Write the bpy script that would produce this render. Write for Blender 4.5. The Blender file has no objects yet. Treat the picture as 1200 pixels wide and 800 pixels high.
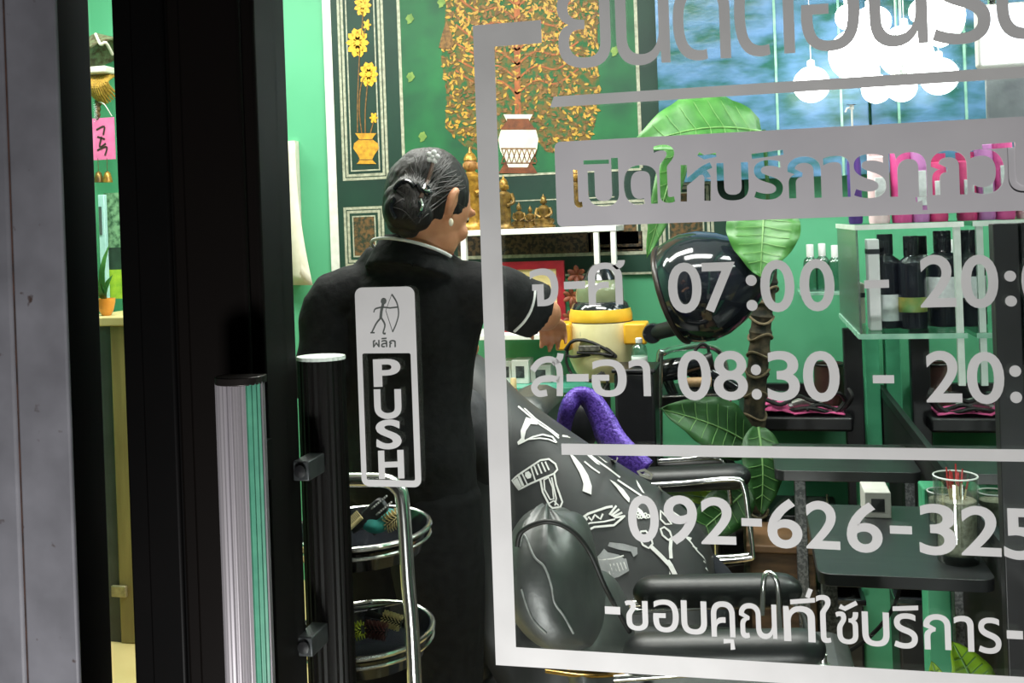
import bpy, bmesh, math, random
from mathutils import Vector, Matrix, noise
from mathutils.geometry import tessellate_polygon
from mathutils.bvhtree import BVHTree
random.seed(7)
sc = bpy.context.scene
C = sc.collection
PI = math.pi

# ------------------------------------------------------------------ camera
H, F, PY0, YAW, ROLL = 1.35, 1200.0, 265.0, math.radians(13), math.radians(2.07)
Rv = Vector((math.cos(YAW), math.sin(YAW), 0)); Fv = Vector((-math.sin(YAW), math.cos(YAW), 0)); Uv = Vector((0, 0, 1))
UP = Uv*math.cos(ROLL) + Rv*math.sin(ROLL); RT = Rv*math.cos(ROLL) - Uv*math.sin(ROLL)
EYE = Vector((0, 0, H))
def ray(px, py): return RT*((px-600)/F) - UP*((py-PY0)/F) + Fv
def P(px, py, y):
    d = ray(px, py); return EYE + d*(y/d.y)
def S(px, y):                                   # metres per photo pixel at depth y
    d = ray(px, 400); return (y/d.y)/F
cd = bpy.data.cameras.new('camera'); cam = bpy.data.objects.new('camera', cd); C.objects.link(cam)
cd.sensor_width = 36; cd.lens = 36*F/1200; cd.shift_y = -(400-PY0)/1200; cd.clip_start = .02
cam.matrix_world = Matrix(((RT.x, UP.x, -Fv.x, EYE.x), (RT.y, UP.y, -Fv.y, EYE.y), (RT.z, UP.z, -Fv.z, EYE.z), (0, 0, 0, 1)))
sc.camera = cam
# ------------------------------------------------------------------ light and exposure
vs = sc.view_settings; vs.view_transform = 'Standard'; vs.look = 'None'; vs.gamma = 1; vs.use_curve_mapping = False; vs.exposure = 0.0
w = bpy.data.worlds.new('night'); sc.world = w; w.use_nodes = True
w.node_tree.nodes['Background'].inputs[0].default_value = (.55, .6, .75, 1); w.node_tree.nodes['Background'].inputs[1].default_value = .012
sc.cycles.transparent_max_bounces = 24
sc.cycles.max_bounces = 8
def area(name, loc, size, sy, power, col, target=None):
    l = bpy.data.lights.new(name, 'AREA'); l.shape = 'RECTANGLE'; l.size = size; l.size_y = sy; l.energy = power; l.color = col
    o = bpy.data.objects.new(name, l); C.objects.link(o); o.location = loc
    d = (Vector(target) if target else Vector((loc[0], loc[1], 0))) - Vector(loc)
    o.rotation_euler = d.to_track_quat('-Z', 'Y').to_euler(); return o
area('ceiling_tube_and_fill', (-1.0, 2.75, 2.62), 1.3, .25, 42, (1, .98, .93))
area('ceiling_tube_and_fill', (-.25, 2.3, 2.62), 1.0, .25, 30, (1, .98, .95))
area('ceiling_tube_and_fill', (-2.1, 3.0, 2.62), 1.0, .25, 26, (1, .98, .93))
area('ceiling_tube_and_fill', (-.35, 1.5, 2.62), .8, .2, 15, (1, .98, .95))  # unseen fill added to brighten headrest, cape and the hairdresser's back
area('street_light', (-.28, .05, .16), .4, .2, 29, (1, .985, .98), (-.1, 1.0, 1.15))

# ------------------------------------------------------------------ materials
def lin(c):
    if isinstance(c, str):
        c = c.lstrip('#'); c = [int(c[i:i+2], 16)/255 for i in (0, 2, 4)]
        c = [x/12.92 if x <= .04045 else ((x+.055)/1.055)**2.4 for x in c]
    return (c[0], c[1], c[2], 1)
MATS = {}
def mat(name, c, c2=None, scale=30, rough=.5, metal=0, bump=0, stretch=(1, 1, 1), spec=.5, contrast=(.35, .65), coat=0, emit=0, detail=4):
    if name in MATS: return MATS[name]
    m = bpy.data.materials.new(name); m.use_nodes = True; nt = m.node_tree; b = nt.nodes['Principled BSDF']
    b.inputs['Roughness'].default_value = rough; b.inputs['Metallic'].default_value = metal
    b.inputs['Specular IOR Level'].default_value = spec; b.inputs['Coat Weight'].default_value = coat
    c = lin(c); c2 = lin(c2) if c2 else tuple(x*.86 for x in c[:3])+(1,)
    tc = nt.nodes.new('ShaderNodeTexCoord'); mp = nt.nodes.new('ShaderNodeMapping'); mp.inputs['Scale'].default_value = stretch
    n = nt.nodes.new('ShaderNodeTexNoise'); n.inputs['Scale'].default_value = scale; n.inputs['Detail'].default_value = detail
    r = nt.nodes.new('ShaderNodeValToRGB'); r.color_ramp.elements[0].position = contrast[0]; r.color_ramp.elements[1].position = contrast[1]
    r.color_ramp.elements[0].color = c2; r.color_ramp.elements[1].color = c
    nt.links.new(tc.outputs['Object'], mp.inputs[0]); nt.links.new(mp.outputs[0], n.inputs['Vector']); nt.links.new(n.outputs[0], r.inputs[0])
    nt.links.new(r.outputs[0], b.inputs['Base Color'])
    if bump:
        bp = nt.nodes.new('ShaderNodeBump'); bp.inputs['Strength'].default_value = bump; bp.inputs['Distance'].default_value = .01
        nt.links.new(n.outputs[0], bp.inputs['Height']); nt.links.new(bp.outputs[0], b.inputs['Normal'])
    if emit:
        b.inputs['Emission Color'].default_value = c; b.inputs['Emission Strength'].default_value = emit
    MATS[name] = m; return m
def glassmat(name, tint, refl=.06, rough=.0):
    if name in MATS: return MATS[name]
    m = bpy.data.materials.new(name); m.use_nodes = True; nt = m.node_tree; nt.nodes.clear()
    o = nt.nodes.new('ShaderNodeOutputMaterial'); t = nt.nodes.new('ShaderNodeBsdfTransparent'); g = nt.nodes.new('ShaderNodeBsdfGlossy'); x = nt.nodes.new('ShaderNodeMixShader')
    t.inputs[0].default_value = lin(tint); g.inputs['Roughness'].default_value = rough
    lw = nt.nodes.new('ShaderNodeLayerWeight'); lw.inputs[0].default_value = .25
    mm = nt.nodes.new('ShaderNodeMath'); mm.operation = 'MULTIPLY_ADD'; mm.inputs[1].default_value = .5; mm.inputs[2].default_value = refl
    nt.links.new(lw.outputs['Facing'], mm.inputs[0])
    nt.links.new(mm.outputs[0], x.inputs[0]); nt.links.new(t.outputs[0], x.inputs[1]); nt.links.new(g.outputs[0], x.inputs[2]); nt.links.new(x.outputs[0], o.inputs[0])
    MATS[name] = m; return m
def panemat():
    m = bpy.data.materials.new('door_glass'); m.use_nodes = True; nt = m.node_tree; nt.nodes.clear()
    o = nt.nodes.new('ShaderNodeOutputMaterial'); t = nt.nodes.new('ShaderNodeBsdfTransparent'); g = nt.nodes.new('ShaderNodeBsdfGlossy'); x = nt.nodes.new('ShaderNodeMixShader')
    t.inputs[0].default_value = (.97, .985, .975, 1); g.inputs['Roughness'].default_value = .0; x.inputs[0].default_value = .03
    nt.links.new(t.outputs[0], x.inputs[1]); nt.links.new(g.outputs[0], x.inputs[2]); nt.links.new(x.outputs[0], o.inputs[0]); return m

BLACKFRAME = mat('black_aluminium', (.0025, .0022, .0022), (.0015, .0015, .0015), 8, .5, 0, spec=.1)
BROWNFRAME = mat('dark_bronze_aluminium', (.0035, .0026, .0022), (.0025, .0018, .0015), 5, .5, 0, spec=.12, stretch=(1, 1, .1))
STEEL = mat('grey_steel', '#8f8d92', '#6f6d72', 22, .6, .1, .15)
ALU = mat('brushed_aluminium', '#a7a3a6', '#8f8b90', 60, .4, .5, stretch=(1, 1, .03))
GREENREFL = mat('green_reflection_paint', '#4f9277', '#41806a', 40, .4)
VINYL = mat('white_vinyl', '#c2c2c0', '#b9b9b7', 14, .6)
VINYL2 = mat('etched_vinyl', '#bcbabc', '#b2b0b3', 9, .6)
GREEN = mat('green_paint', '#5db287', '#55a77d', 3, .55, 0, .05, contrast=(.3, .7))
GREENPOST = mat('green_post_paint', '#56b98a', '#43a276', 10, .5)
WHITE = mat('white_board', '#f2f2ee', '#e4e4e0', 12, .5)
CHROME = mat('chrome', '#f0f0ee', '#dcdcda', 20, .22, 1)
LEATHER = mat('black_leather', (.05, .055, .053), (.036, .04, .039), 45, .46, 0, .1, spec=1)
ARMV = mat('black_armrest_vinyl', (.014, .016, .017), (.010, .012, .012), 40, .42, 0, .06, spec=.5)
BLACK = mat('black_plastic', (.012, .012, .014), (.008, .008, .009), 30, .4)
BLACKGLOSS = mat('black_gloss_plastic', (.014, .016, .02), (.01, .011, .014), 20, .12, coat=.5)
RUBBER = mat('black_cable', (.012, .012, .012), None, 40, .55)
LACQ = mat('black_lacquer', (.024, .026, .027), (.015, .017, .018), 8, .33, 0, .03, stretch=(1, 6, 1))
GOLD = mat('gold_paint', '#b88d38', '#7f5c20', 60, .35, .4)
GOLDDK = mat('aged_gold', '#8d6f35', '#4d3a1a', 50, .4, .5, .2)
CREAM = mat('cream_plastic', '#efe6b4', '#e6dca6', 20, .4)
YELLOW = mat('yellow_plastic', '#f2c53d', '#e3b32c', 20, .4)
CLEAR = glassmat('clear_plastic', '#f0f6f4', .05, .02)
SKIN = mat('skin', '#c98d68', '#b87b58', 25, .5, 0, .05)
HAIRM = mat('black_hair', (.013, .011, .010), (.007, .006, .0055), 60, .55, 0, .35, stretch=(1, 1, .15), spec=.3)
SHIRT = mat('black_polo_fabric', (.014, .0145, .015), (.009, .0095, .01), 60, .85, 0, .25, spec=.2)
TROUS = mat('black_trousers_fabric', (.013, .0135, .014), (.009, .009, .0095), 60, .9, 0, .2, spec=.15)
PIPING = mat('white_piping', '#e9e9e6', None, 40, .6)
LEAFG = mat('leaf_green', '#4f8c40', '#37702f', 18, .4, 0, .1)
LEAFDK = mat('dark_leaf_green', '#31602c', '#244a22', 18, .45, 0, .1)  # dark leaf green, with the shadow on the low leaf put into it
PINK = mat('pink_cloth', '#ef6fa6', '#dd5793', 30, .8)

# ------------------------------------------------------------------ mesh helpers
class MB:
    def __init__(s): s.v = []; s.f = []
    def add(s, vs, fs):
        k = len(s.v); s.v += [Vector(v) for v in vs]; s.f += [tuple(i+k for i in f) for f in fs]; return s
    def box(s, a, b, M=None):
        (x0, y0, z0), (x1, y1, z1) = a, b
        vs = [Vector((x, y, z)) for z in (z0, z1) for x, y in ((x0, y0), (x1, y0), (x1, y1), (x0, y1))]
        if M: vs = [M @ v for v in vs]
        return s.add(vs, [(3, 2, 1, 0), (4, 5, 6, 7), (0, 1, 5, 4), (1, 2, 6, 5), (2, 3, 7, 6), (3, 0, 4, 7)])
    def loft(s, rings, caps=True, closed=True):
        n = len(rings[0]); k = len(s.v)
        for r in rings: s.v += [Vector(p) for p in r]
        for i in range(len(rings)-1):
            for j in range(n if closed else n-1):
                a = k+i*n+j; b = k+i*n+(j+1) % n; s.f.append((a, b, b+n, a+n))
        if caps:
            s.f.append(tuple(k+j for j in reversed(range(n)))); e = k+(len(rings)-1)*n; s.f.append(tuple(e+j for j in range(n)))
        return s
    def tube(s, pts, r, n=10, sm=0, closed=False):
        pts = [Vector(p) for p in pts]
        if sm: pts, r = spline(pts, sm, r, closed)
        m = len(pts); rr = r if isinstance(r, (list, tuple)) else [r]*m
        rings = []; up = None
        for i, p in enumerate(pts):
            if closed: t = pts[(i+1) % m]-pts[i-1]
            else: t = pts[min(i+1, m-1)]-pts[max(i-1, 0)]
            t.normalize()
            if up is None: up = t.orthogonal().normalized()
            up = (up - t*up.dot(t)); up = up.normalized() if up.length > 1e-6 else t.orthogonal().normalized()
            q = t.cross(up)
            rings.append([p + (up*math.cos(2*PI*j/n) + q*math.sin(2*PI*j/n))*rr[i] for j in range(n)])
        if closed: rings.append(rings[0])
        return s.loft(rings, caps=not closed)
    def lathe(s, prof, o, n=28, M=None, sx=1, sy=1):
        o = Vector(o); rings = []
        for r, z in prof:
            ring = [Vector((r*sx*math.cos(2*PI*j/n), r*sy*math.sin(2*PI*j/n), z)) for j in range(n)]
            rings.append([(M @ p if M else p)+o for p in ring])
        return s.loft(rings)
    def ell(s, c, rad, M=None, n=20, m=12):
        prof = [(math.sin(PI*i/m), -math.cos(PI*i/m)) for i in range(m+1)]
        prof[0] = (.01, -1); prof[-1] = (.01, 1); rings = []
        for r, z in prof:
            ring = [Vector((r*rad[0]*math.cos(2*PI*j/n), r*rad[1]*math.sin(2*PI*j/n), z*rad[2])) for j in range(n)]
            rings.append([(M @ p if M else p)+Vector(c) for p in ring])
        return s.loft(rings)
    def prism(s, poly, vec):
        n = len(poly); vec = Vector(vec); tri = tessellate_polygon([[Vector(p) for p in poly]])
        vs = [Vector(p) for p in poly] + [Vector(p)+vec for p in poly]
        fs = [tuple(t) for t in tri] + [tuple(i+n for i in reversed(t)) for t in tri] + [(i, (i+1) % n, (i+1) % n+n, i+n) for i in range(n)]
        return s.add(vs, fs)
    def poly(s, poly, holes=()):
        loops = [[Vector(p) for p in poly]]+[[Vector(p) for p in h] for h in holes]
        allv = [p for l in loops for p in l]
        return s.add(allv, [tuple(t) for t in tessellate_polygon(loops)])
    def sheet(s, g):
        n = len(g[0]); vs = [p for r in g for p in r]
        return s.add(vs, [(i*n+j, i*n+j+1, (i+1)*n+j+1, (i+1)*n+j) for i in range(len(g)-1) for j in range(n-1)])
def spline(pts, k, r=None, closed=False):
    out = []; ro = []; m = len(pts)
    for i in range(m if closed else m-1):
        g = (lambda a: pts[a % m]) if closed else (lambda a: pts[max(0, min(m-1, a))])
        p0, p1, p2, p3 = g(i-1), g(i), g(i+1), g(i+2)
        for q in range(k):
            t = q/k
            out.append(.5*((2*p1)+(p2-p0)*t+(2*p0-5*p1+4*p2-p3)*t*t+(3*p1-p0-3*p2+p3)*t**3))
            if isinstance(r, (list, tuple)): ro.append(r[i]*(1-t)+r[(i+1) % m]*t)
    if not closed:
        out.append(Vector(pts[-1]));
        if isinstance(r, (list, tuple)): ro.append(r[-1])
    return out, (ro if isinstance(r, (list, tuple)) else r)
ORG = {}
def thing(name, label, cat, loc, group=None):
    o = bpy.data.objects.new(name, None); C.objects.link(o); o.empty_display_size = .05
    o.location = loc; ORG[o.name] = Vector(loc); tag(o, label, cat, group); return o
def tag(o, label, cat, group=None):
    o['label'] = label; o['category'] = cat
    if group: o['group'] = group
    return o
def obj(name, mb, m, parent=None, smooth=40, bevel=0, solid=0, sub=0, label=None, remesh=0, smi=0, orig=None):
    off = ORG[parent.name] if parent else Vector((0, 0, 0))
    me = bpy.data.meshes.new(name)
    if orig is None and not parent and mb.v:
        lo = [min(v[i] for v in mb.v) for i in range(3)]; hi = [max(v[i] for v in mb.v) for i in range(3)]
        orig = Vector(((lo[0]+hi[0])/2, (lo[1]+hi[1])/2, lo[2]))
    if not parent: off = Vector(orig)
    me.from_pydata([v-off for v in mb.v], [], mb.f); me.update()
    bm = bmesh.new(); bm.from_mesh(me); bmesh.ops.recalc_face_normals(bm, faces=bm.faces); bm.to_mesh(me); bm.free()
    me.materials.append(m)
    o = bpy.data.objects.new(name, me); C.objects.link(o)
    if parent: o.parent = parent
    else: o.location = off
    ORG[o.name] = off
    if solid: md = o.modifiers.new('s', 'SOLIDIFY'); md.thickness = solid; md.offset = 0
    if bevel: md = o.modifiers.new('b', 'BEVEL'); md.width = bevel; md.segments = 2; md.limit_method = 'ANGLE'
    if remesh: md = o.modifiers.new('r', 'REMESH'); md.mode = 'VOXEL'; md.voxel_size = remesh; md.use_smooth_shade = True
    if smi: md = o.modifiers.new('sm', 'SMOOTH'); md.factor = .5; md.iterations = smi
    if sub: md = o.modifiers.new('sub', 'SUBSURF'); md.levels = sub; md.render_levels = sub
    if smooth and not remesh:
        me.shade_smooth(); me.set_sharp_from_angle(angle=math.radians(smooth))
    if label: o['label'] = label
    return o
def bake(o):                                     # apply the modifiers of o
    dg = bpy.context.evaluated_depsgraph_get(); dg.update()
    me = bpy.data.meshes.new_from_object(o.evaluated_get(dg)); o.modifiers.clear(); o.data = me; return o
def struct(name, mb, m, parent=None, **k):
    o = obj(name, mb, m, parent, **k)
    if not parent: o['kind'] = 'structure'
    return o
def ribbon(pts, wd, closed=False, taper=False):  # a stroke of width wd through 2-D points -> list of quads
    pts = [Vector((p[0], p[1])) for p in pts]; n = len(pts); L = []
    for i, p in enumerate(pts):
        t = (pts[(i+1) % n]-pts[i-1]) if closed else (pts[min(i+1, n-1)]-pts[max(i-1, 0)])
        t.normalize(); nn = Vector((-t.y, t.x)); ww = wd/2*(1 if not taper else max(.15, math.sin(PI*(i+.3)/(n-.4))))
        L.append((p+nn*ww, p-nn*ww))
    m = n if closed else n-1
    return [[L[i][0], L[(i+1) % n][0], L[(i+1) % n][1], L[i][1]] for i in range(m)]
def sm2(pts, k=5, closed=False):
    return spline([Vector((p[0], p[1])) for p in pts], k, None, closed)[0]
def flat(mb, polys, f):
    for p in polys: mb.poly([f(q[0], q[1]) for q in p])
    return mb

# ------------------------------------------------------------------ lettering
OFFQ = []
def contours(s, off=0.0, ring=False):
    c = bpy.data.curves.new('lettering', 'FONT'); c.body = s; c.size = 1
    o = bpy.data.objects.new('lettering', c); C.objects.link(o); bpy.context.view_layer.update()
    dg = bpy.context.evaluated_depsgraph_get(); cu = o.to_curve(dg); loops = []
    for sp in cu.splines:
        pts = []
        bp = sp.bezier_points; n = len(bp)
        for i in range(n):
            a, b = bp[i], bp[(i+1) % n]
            for q in range(6):
                t = q/6; p = (1-t)**3*a.co+3*(1-t)**2*t*a.handle_right+3*(1-t)*t*t*b.handle_left+t**3*b.co
                if not pts or (Vector((p.x, p.y))-pts[-1]).length > .0015: pts.append(Vector((p.x, p.y)))
        if len(pts) > 2 and (pts[0]-pts[-1]).length < .0015: pts.pop()
        if len(pts) > 3: loops.append(pts)
    o.to_curve_clear(); bpy.data.objects.remove(o); bpy.data.curves.remove(c)
    area2 = lambda l: sum(l[i-1].x*l[i].y-l[i].x*l[i-1].y for i in range(len(l)))
    OFFQ.clear()
    big = max(loops, key=lambda l: abs(area2(l))); sg = 1 if area2(big) > 0 else -1
    res = []
    for l in loops:
        n = len(l); out = []
        for i in range(n):
            t1 = (l[i]-l[i-1]); t2 = (l[(i+1) % n]-l[i])
            if t1.length > 0: t1.normalize()
            if t2.length > 0: t2.normalize()
            n1 = Vector((t1.y, -t1.x))*sg; n2 = Vector((t2.y, -t2.x))*sg; nn = n1+n2
            if nn.length < .3: nn = n1
            else: nn = nn.normalized()/max(.5, nn.normalized().dot(n1))
            out.append(l[i]+nn*off)
        if off and ring:
            OFFQ.extend([l[i-1], l[i], out[i], out[i-1]] for i in range(n)); out = l
        res.append((out, area2(l)*sg > 0))
    outers = [l for l, o_ in res if o_]; holes = [l for l, o_ in res if not o_]
    def inside(p, l):
        c_ = False
        for i in range(len(l)):
            a, b = l[i-1], l[i]
            if (a.y > p.y) != (b.y > p.y) and p.x < (b.x-a.x)*(p.y-a.y)/(b.y-a.y)+a.x: c_ = not c_
        return c_
    groups = [[l] for l in outers]
    for h in holes:
        for g in groups:
            if inside(h[0], g[0]): g.append(h)
    return groups
def text(mb, s, a, b, top, y, off=0.0, prism=0, ref=None):
    """s between photo points a (left end of the base line) and b (right end); top = photo y of its tallest point over a."""
    if s == '-':                                  # a plain dash as thick as its photo points say
        h = P(a[0], top, y).z-P(a[0], a[1], y).z; A, B = P(a[0], a[1], y), P(b[0], b[1], y); h = max(h, .0075)
        return mb.poly([A, B, B+Vector((0, 0, h)), A+Vector((0, 0, h))])
    g = contours(s, off, not prism); rings = list(OFFQ); xs = [p.x for q in g for l in q for p in l]+[p.x for q in rings for p in q]
    ys = [p.y for q in g for l in q for p in l]+[p.y for q in rings for p in q]
    if ref: ys = [p.y for q in contours(ref, off) for l in q for p in l]
    x0, x1, yt = min(xs), max(xs), max(ys)
    A, B, T = P(a[0], a[1], y), P(b[0], b[1], y), P(a[0], top, y)
    def f(p): 
        t = (p.x-x0)/(x1-x0); return Vector((A.x+(B.x-A.x)*t, y, A.z+(B.z-A.z)*t+(T.z-A.z)*p.y/yt))
    for q in rings: mb.add([f(p) for p in q], [(0, 1, 2, 3)])
    for q in g:
        if prism:
            # prism with holes
            loops = [[f(p) for p in l] for l in q]; n0 = [p for l in loops for p in l]; n = len(n0)
            tri = tessellate_polygon(loops); vs = [p+Vector((0, -prism, 0)) for p in n0]+[p+Vector((0, prism, 0)) for p in n0]
            fs = [tuple(t) for t in tri]+[tuple(i+n for i in reversed(t)) for t in tri]; k = 0
            for l in loops:
                m = len(l); fs += [(k+i, k+(i+1) % m, k+(i+1) % m+n, k+i+n) for i in range(m)]; k += m
            mb.add(vs, fs)
        else: mb.poly([f(p) for p in q[0]], [[f(p) for p in l] for l in q[1:]])
    return mb

# ================================================================== the setting
YB = 3.7                                          # back wall
XL, XR, ZC = -2.9, .42, 2.7
FLOORM = mat('cream_tile', '#d9c489', '#cdb577', 6, .35)
struct('floor', MB().box((XL, 1.06, -.06), (XR, YB, 0)), FLOORM)
struct('ground', MB().box((XL-1, -4, -.12), (XR+1, 1.06, -.02)), mat('street_concrete', '#6e6b68', '#5a5755', 12, .9))
struct('ceiling', MB().box((XL, .95, ZC), (XR, YB+.1, ZC+.08)), WHITE)
struct('wall_back', MB().box((XL, YB, 0), (XR, YB+.1, ZC)), GREEN)
struct('wall_left', MB().box((XL-.1, .95, 0), (XL, YB+.1, ZC)), GREEN)
struct('wall_right', MB().box((XR, 1.06, 0), (XR+.1, YB+.1, ZC)), GREEN)
fw = MB().box((XL, .95, 0), (-.87, 1.05, ZC)); fw.box((.62, .95, 0), (1.8, 1.05, ZC)); fw.box((-.87, .97, 2.25), (.62, 1.04, ZC))
struct('wall_front', fw, mat('front_plaster', '#77736f', '#66625e', 8, .9))
xs = lambda px, py, y: P(px, py, y).x
# steel post of the shutter, nearest the camera
yp = .86
xe, xseam = xs(74, 300, yp), xs(13, 300, yp)
post = MB().box((xseam+.0015, yp, -.02), (xe, yp+.006, 2.4))
pm = bpy.data.materials.new('rusty_grey_steel'); pm.use_nodes = True
def rusty(m):
    nt = m.node_tree; b = nt.nodes['Principled BSDF']; b.inputs['Roughness'].default_value = .6; N = nt.nodes.new; Lk = nt.links.new
    tc = N('ShaderNodeTexCoord'); n1 = N('ShaderNodeTexNoise'); n1.inputs['Scale'].default_value = 14; n1.inputs['Detail'].default_value = 6
    r1 = N('ShaderNodeValToRGB'); r1.color_ramp.elements[0].color = lin('#5e5e63'); r1.color_ramp.elements[1].color = lin('#77777d'); r1.color_ramp.elements[0].position = .3; r1.color_ramp.elements[1].position = .7
    n2 = N('ShaderNodeTexNoise'); n2.inputs['Scale'].default_value = 55; n2.inputs['Detail'].default_value = 3
    r2 = N('ShaderNodeValToRGB'); r2.color_ramp.elements[0].position = .69; r2.color_ramp.elements[1].position = .76; r2.color_ramp.elements[0].color = (0, 0, 0, 1); r2.color_ramp.elements[1].color = (1, 1, 1, 1)
    mx = N('ShaderNodeMixRGB'); mx.inputs[2].default_value = lin('#3d2f2a')
    Lk(tc.outputs['Object'], n1.inputs[0]); Lk(tc.outputs['Object'], n2.inputs[0]); Lk(n1.outputs[0], r1.inputs[0]); Lk(n2.outputs[0], r2.inputs[0])
    Lk(r2.outputs[0], mx.inputs[0]); Lk(r1.outputs[0], mx.inputs[1]); Lk(mx.outputs[0], b.inputs['Base Color'])
rusty(pm)
p1 = struct('trim_1', post, pm, bevel=.002, label='rust-spotted grey steel post at the edge of the shop door')
struct('rust_seam', MB().box((xseam-.0035, yp+.004, -.02), (xseam+.003, yp+.04, 2.4)), mat('rust', '#4a2f25', '#241a17', 40, .9), p1)
struct('side_flange', MB().box((xseam-.12, yp+.001, -.02), (xseam-.0025, yp+.05, 2.4)), pm, p1, bevel=.003)
# fixed jamb and sliding door stiles
jx = xs(108, 100, 1.0); sx = xs(133, 100, .985)
jamb = MB().box((-.87, .93, -.02), (jx, 1.0, 2.25)); jamb.box((jx-.05, .915, -.02), (jx-.035, .94, 2.25))
struct('trim_2', jamb, BLACKFRAME, bevel=.003, label='black door jamb behind the steel post')
d = MB().box((sx, .985, -.02), (-.565, 1.045, 2.25)); d.box((-.640, .98, 0), (-.600, .99, 2.2))
door1 = struct('door_1', d, BLACKFRAME, bevel=.003, label='black sliding door behind the handle stile')
struct('door_glass', MB().box((jx-.02, 1.03, 0), (sx+.01, 1.036, 2.2)), panemat(), door1)
ex = xs(343, 270, 1.03)
d = MB().box((-.582, .955, -.02), (ex, 1.03, 2.25)); d.box((-.565, .948, -.02), (-.495, .958, 2.25)); d.box((-.582, .96, 2.18), (.62, 1.03, 2.25)); d.box((-.582, .96, -.02), (.62, 1.03, .1))
door2 = struct('door_2', d, BROWNFRAME, bevel=.004, label='black framed glass shop door with lettering and a ribbed handle')
g = struct('window_pane', MB().box((ex, .998, .1), (.62, 1.004, 2.18)), bpy.data.materials['door_glass'], door2)
# ribbed pull handle outside
yh = .915
hc = P(280, 440, yh); hr = 28*S(280, yh)
prof = []
for i in range(121):
    a = PI*i/120; rr = 1+.05*math.cos(a*26); prof.append((-math.cos(a)*hr*rr, -math.sin(a)*hr*.75*rr))
prof += [(hr*.9, .012), (-hr*.9, .012)]
t = thing('door_handle', 'tall ribbed aluminium pull handle on the dark door stile', 'door handle', (hc.x, yh, .55))
obj('ribbed_grip', MB().loft([[(hc.x+x, yh+y, z) for x, y in prof] for z in (.55, hc.z-.006)]), ALU, t, smooth=25)
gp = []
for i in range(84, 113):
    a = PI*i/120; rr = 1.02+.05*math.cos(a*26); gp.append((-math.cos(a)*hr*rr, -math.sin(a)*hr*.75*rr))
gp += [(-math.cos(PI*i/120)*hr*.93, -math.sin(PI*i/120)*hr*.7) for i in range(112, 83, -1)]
obj('green_reflection_strip', MB().loft([[(hc.x+x, yh+y, z) for x, y in gp] for z in (.55, hc.z-.007)]), GREENREFL, t, smooth=25, label='green ribbed strip painted as a reflection of the shop')  # the shop's green reflection, painted on as a coloured strip
cp = [(-math.cos(PI*i/40)*hr*1.04, -math.sin(PI*i/40)*hr*.8) for i in range(41)]+[(hr, .013), (-hr, .013)]
obj('end_cap', MB().loft([[(hc.x+x, yh+y, z) for x, y in cp] for z in (hc.z-.008, hc.z)]), mat('bronze_cap', (.03, .026, .024), None, 30, .3, .6), t, bevel=.001)
for z in (.62, hc.z-.09): obj('mounting_post', MB().box((hc.x-.012, yh+.01, z-.02), (hc.x+.012, .957, z+.02)), BLACKFRAME, t)
# the inside handle, seen through the glass
yi = 1.075; hc = P(376, 421, yi); hr = 28*S(378, yi)
prof = []
for i in range(97):
    a = 2*PI*i/97; rr = 1+.025*math.cos(a*24); prof.append((math.cos(a)*hr*rr, math.sin(a)*hr*.8*rr))
t = thing('inside_door_handle', 'dark round pull handle on the inner side of the glass beside the push sticker', 'door handle', (hc.x, yi, .55))
obj('grip', MB().loft([[(hc.x+x, yi+y, z) for x, y in prof] for z in (.55, hc.z)]), BROWNFRAME, t, smooth=25)
obj('end_cap', MB().loft([[(hc.x+x*1.03, yi+y*1.03, z) for x, y in prof] for z in (hc.z, hc.z+.004)]), mat('lit_top_cap', '#e9efe9', None, 30, .4), t, label='end cap coloured pale for the light on top')  # pale colour stands for room light falling on the handle's top
for py, px in ((545, 365), (746, 369)):
    q = P(px, py, 1.035); s_ = 10*S(365, 1.03)
    br = obj('mounting_plate', MB().box((q.x-s_, 1.008, q.z-s_*1.15), (q.x+s_, 1.05, q.z+s_*1.15)), mat('dull_metal', '#4c4e50', '#37393b', 60, .45, .5), t, bevel=.0015)
    obj('screw', MB().lathe([(.0015, 0), (.0065, 0), (.0065, .002), (.002, .003)], (q.x, 1.0065, q.z), 16, Matrix.Rotation(PI/2, 3, 'X')), BLACK, br)

# ------------------------------------------------------------------ vinyl lettering on the glass
YV = .9962
f2 = lambda x, y: P(x, y, YV)
def rect(mb, a, b, cut=0):                       # upright rectangle in the plane of the glass between two photo points
    A, B = f2(*a), f2(*b); x1 = B.x
    return mb.poly([(A.x, YV, A.z), (x1, YV, A.z), (x1, YV, B.z), (A.x+cut, YV, B.z)])
XV = .50                                          # the sheet runs on past the frame
def bar(mb, x0, z0, x1, z1): return mb.poly([(x0, YV, z0), (x1, YV, z0), (x1, YV, z1), (x0, YV, z1)])
mb = MB(); zb0, zb1 = .929, f2(582, 779).z
bar(mb, -.263, 1.553, -.2415, zb1); bar(mb, -.2415, 1.553, -.193, f2(600, 53).z); bar(mb, -.2415, zb0, XV, zb1)
tag(obj('border_sticker', mb, VINYL, smooth=0), 'white vinyl corner line framing the lettering on the glass', 'sticker', 'vinyl on the shop door')
mb = MB()
for ch, a, b, tp in (('ย', (655, 79), (717, 77), -14), ('น', (723, 76), (786, 73), -18), ('ด', (790, 70), (857, 68), -20), ('ต', (862, 66), (932, 62), -30), ('อ', (940, 60), (1009, 56), -36), ('น', (1020, 55), (1088, 50), -44), ('ร', (1093, 52), (1162, 48), -46), ('บ', (1169, 46), (1240, 42), -54)):
    text(mb, ch, a, b, tp, YV)
tag(obj('heading_lettering', mb, VINYL, smooth=0), 'big white vinyl heading letters at the top of the door glass', 'sticker', 'vinyl on the shop door')
mb = MB(); z0, z1 = 1.4765, 1.468
mb.poly([(-.183, YV, z0), (XV, YV, z0), (XV, YV, z1-.002), (-.187, YV, z1-.002)])
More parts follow.
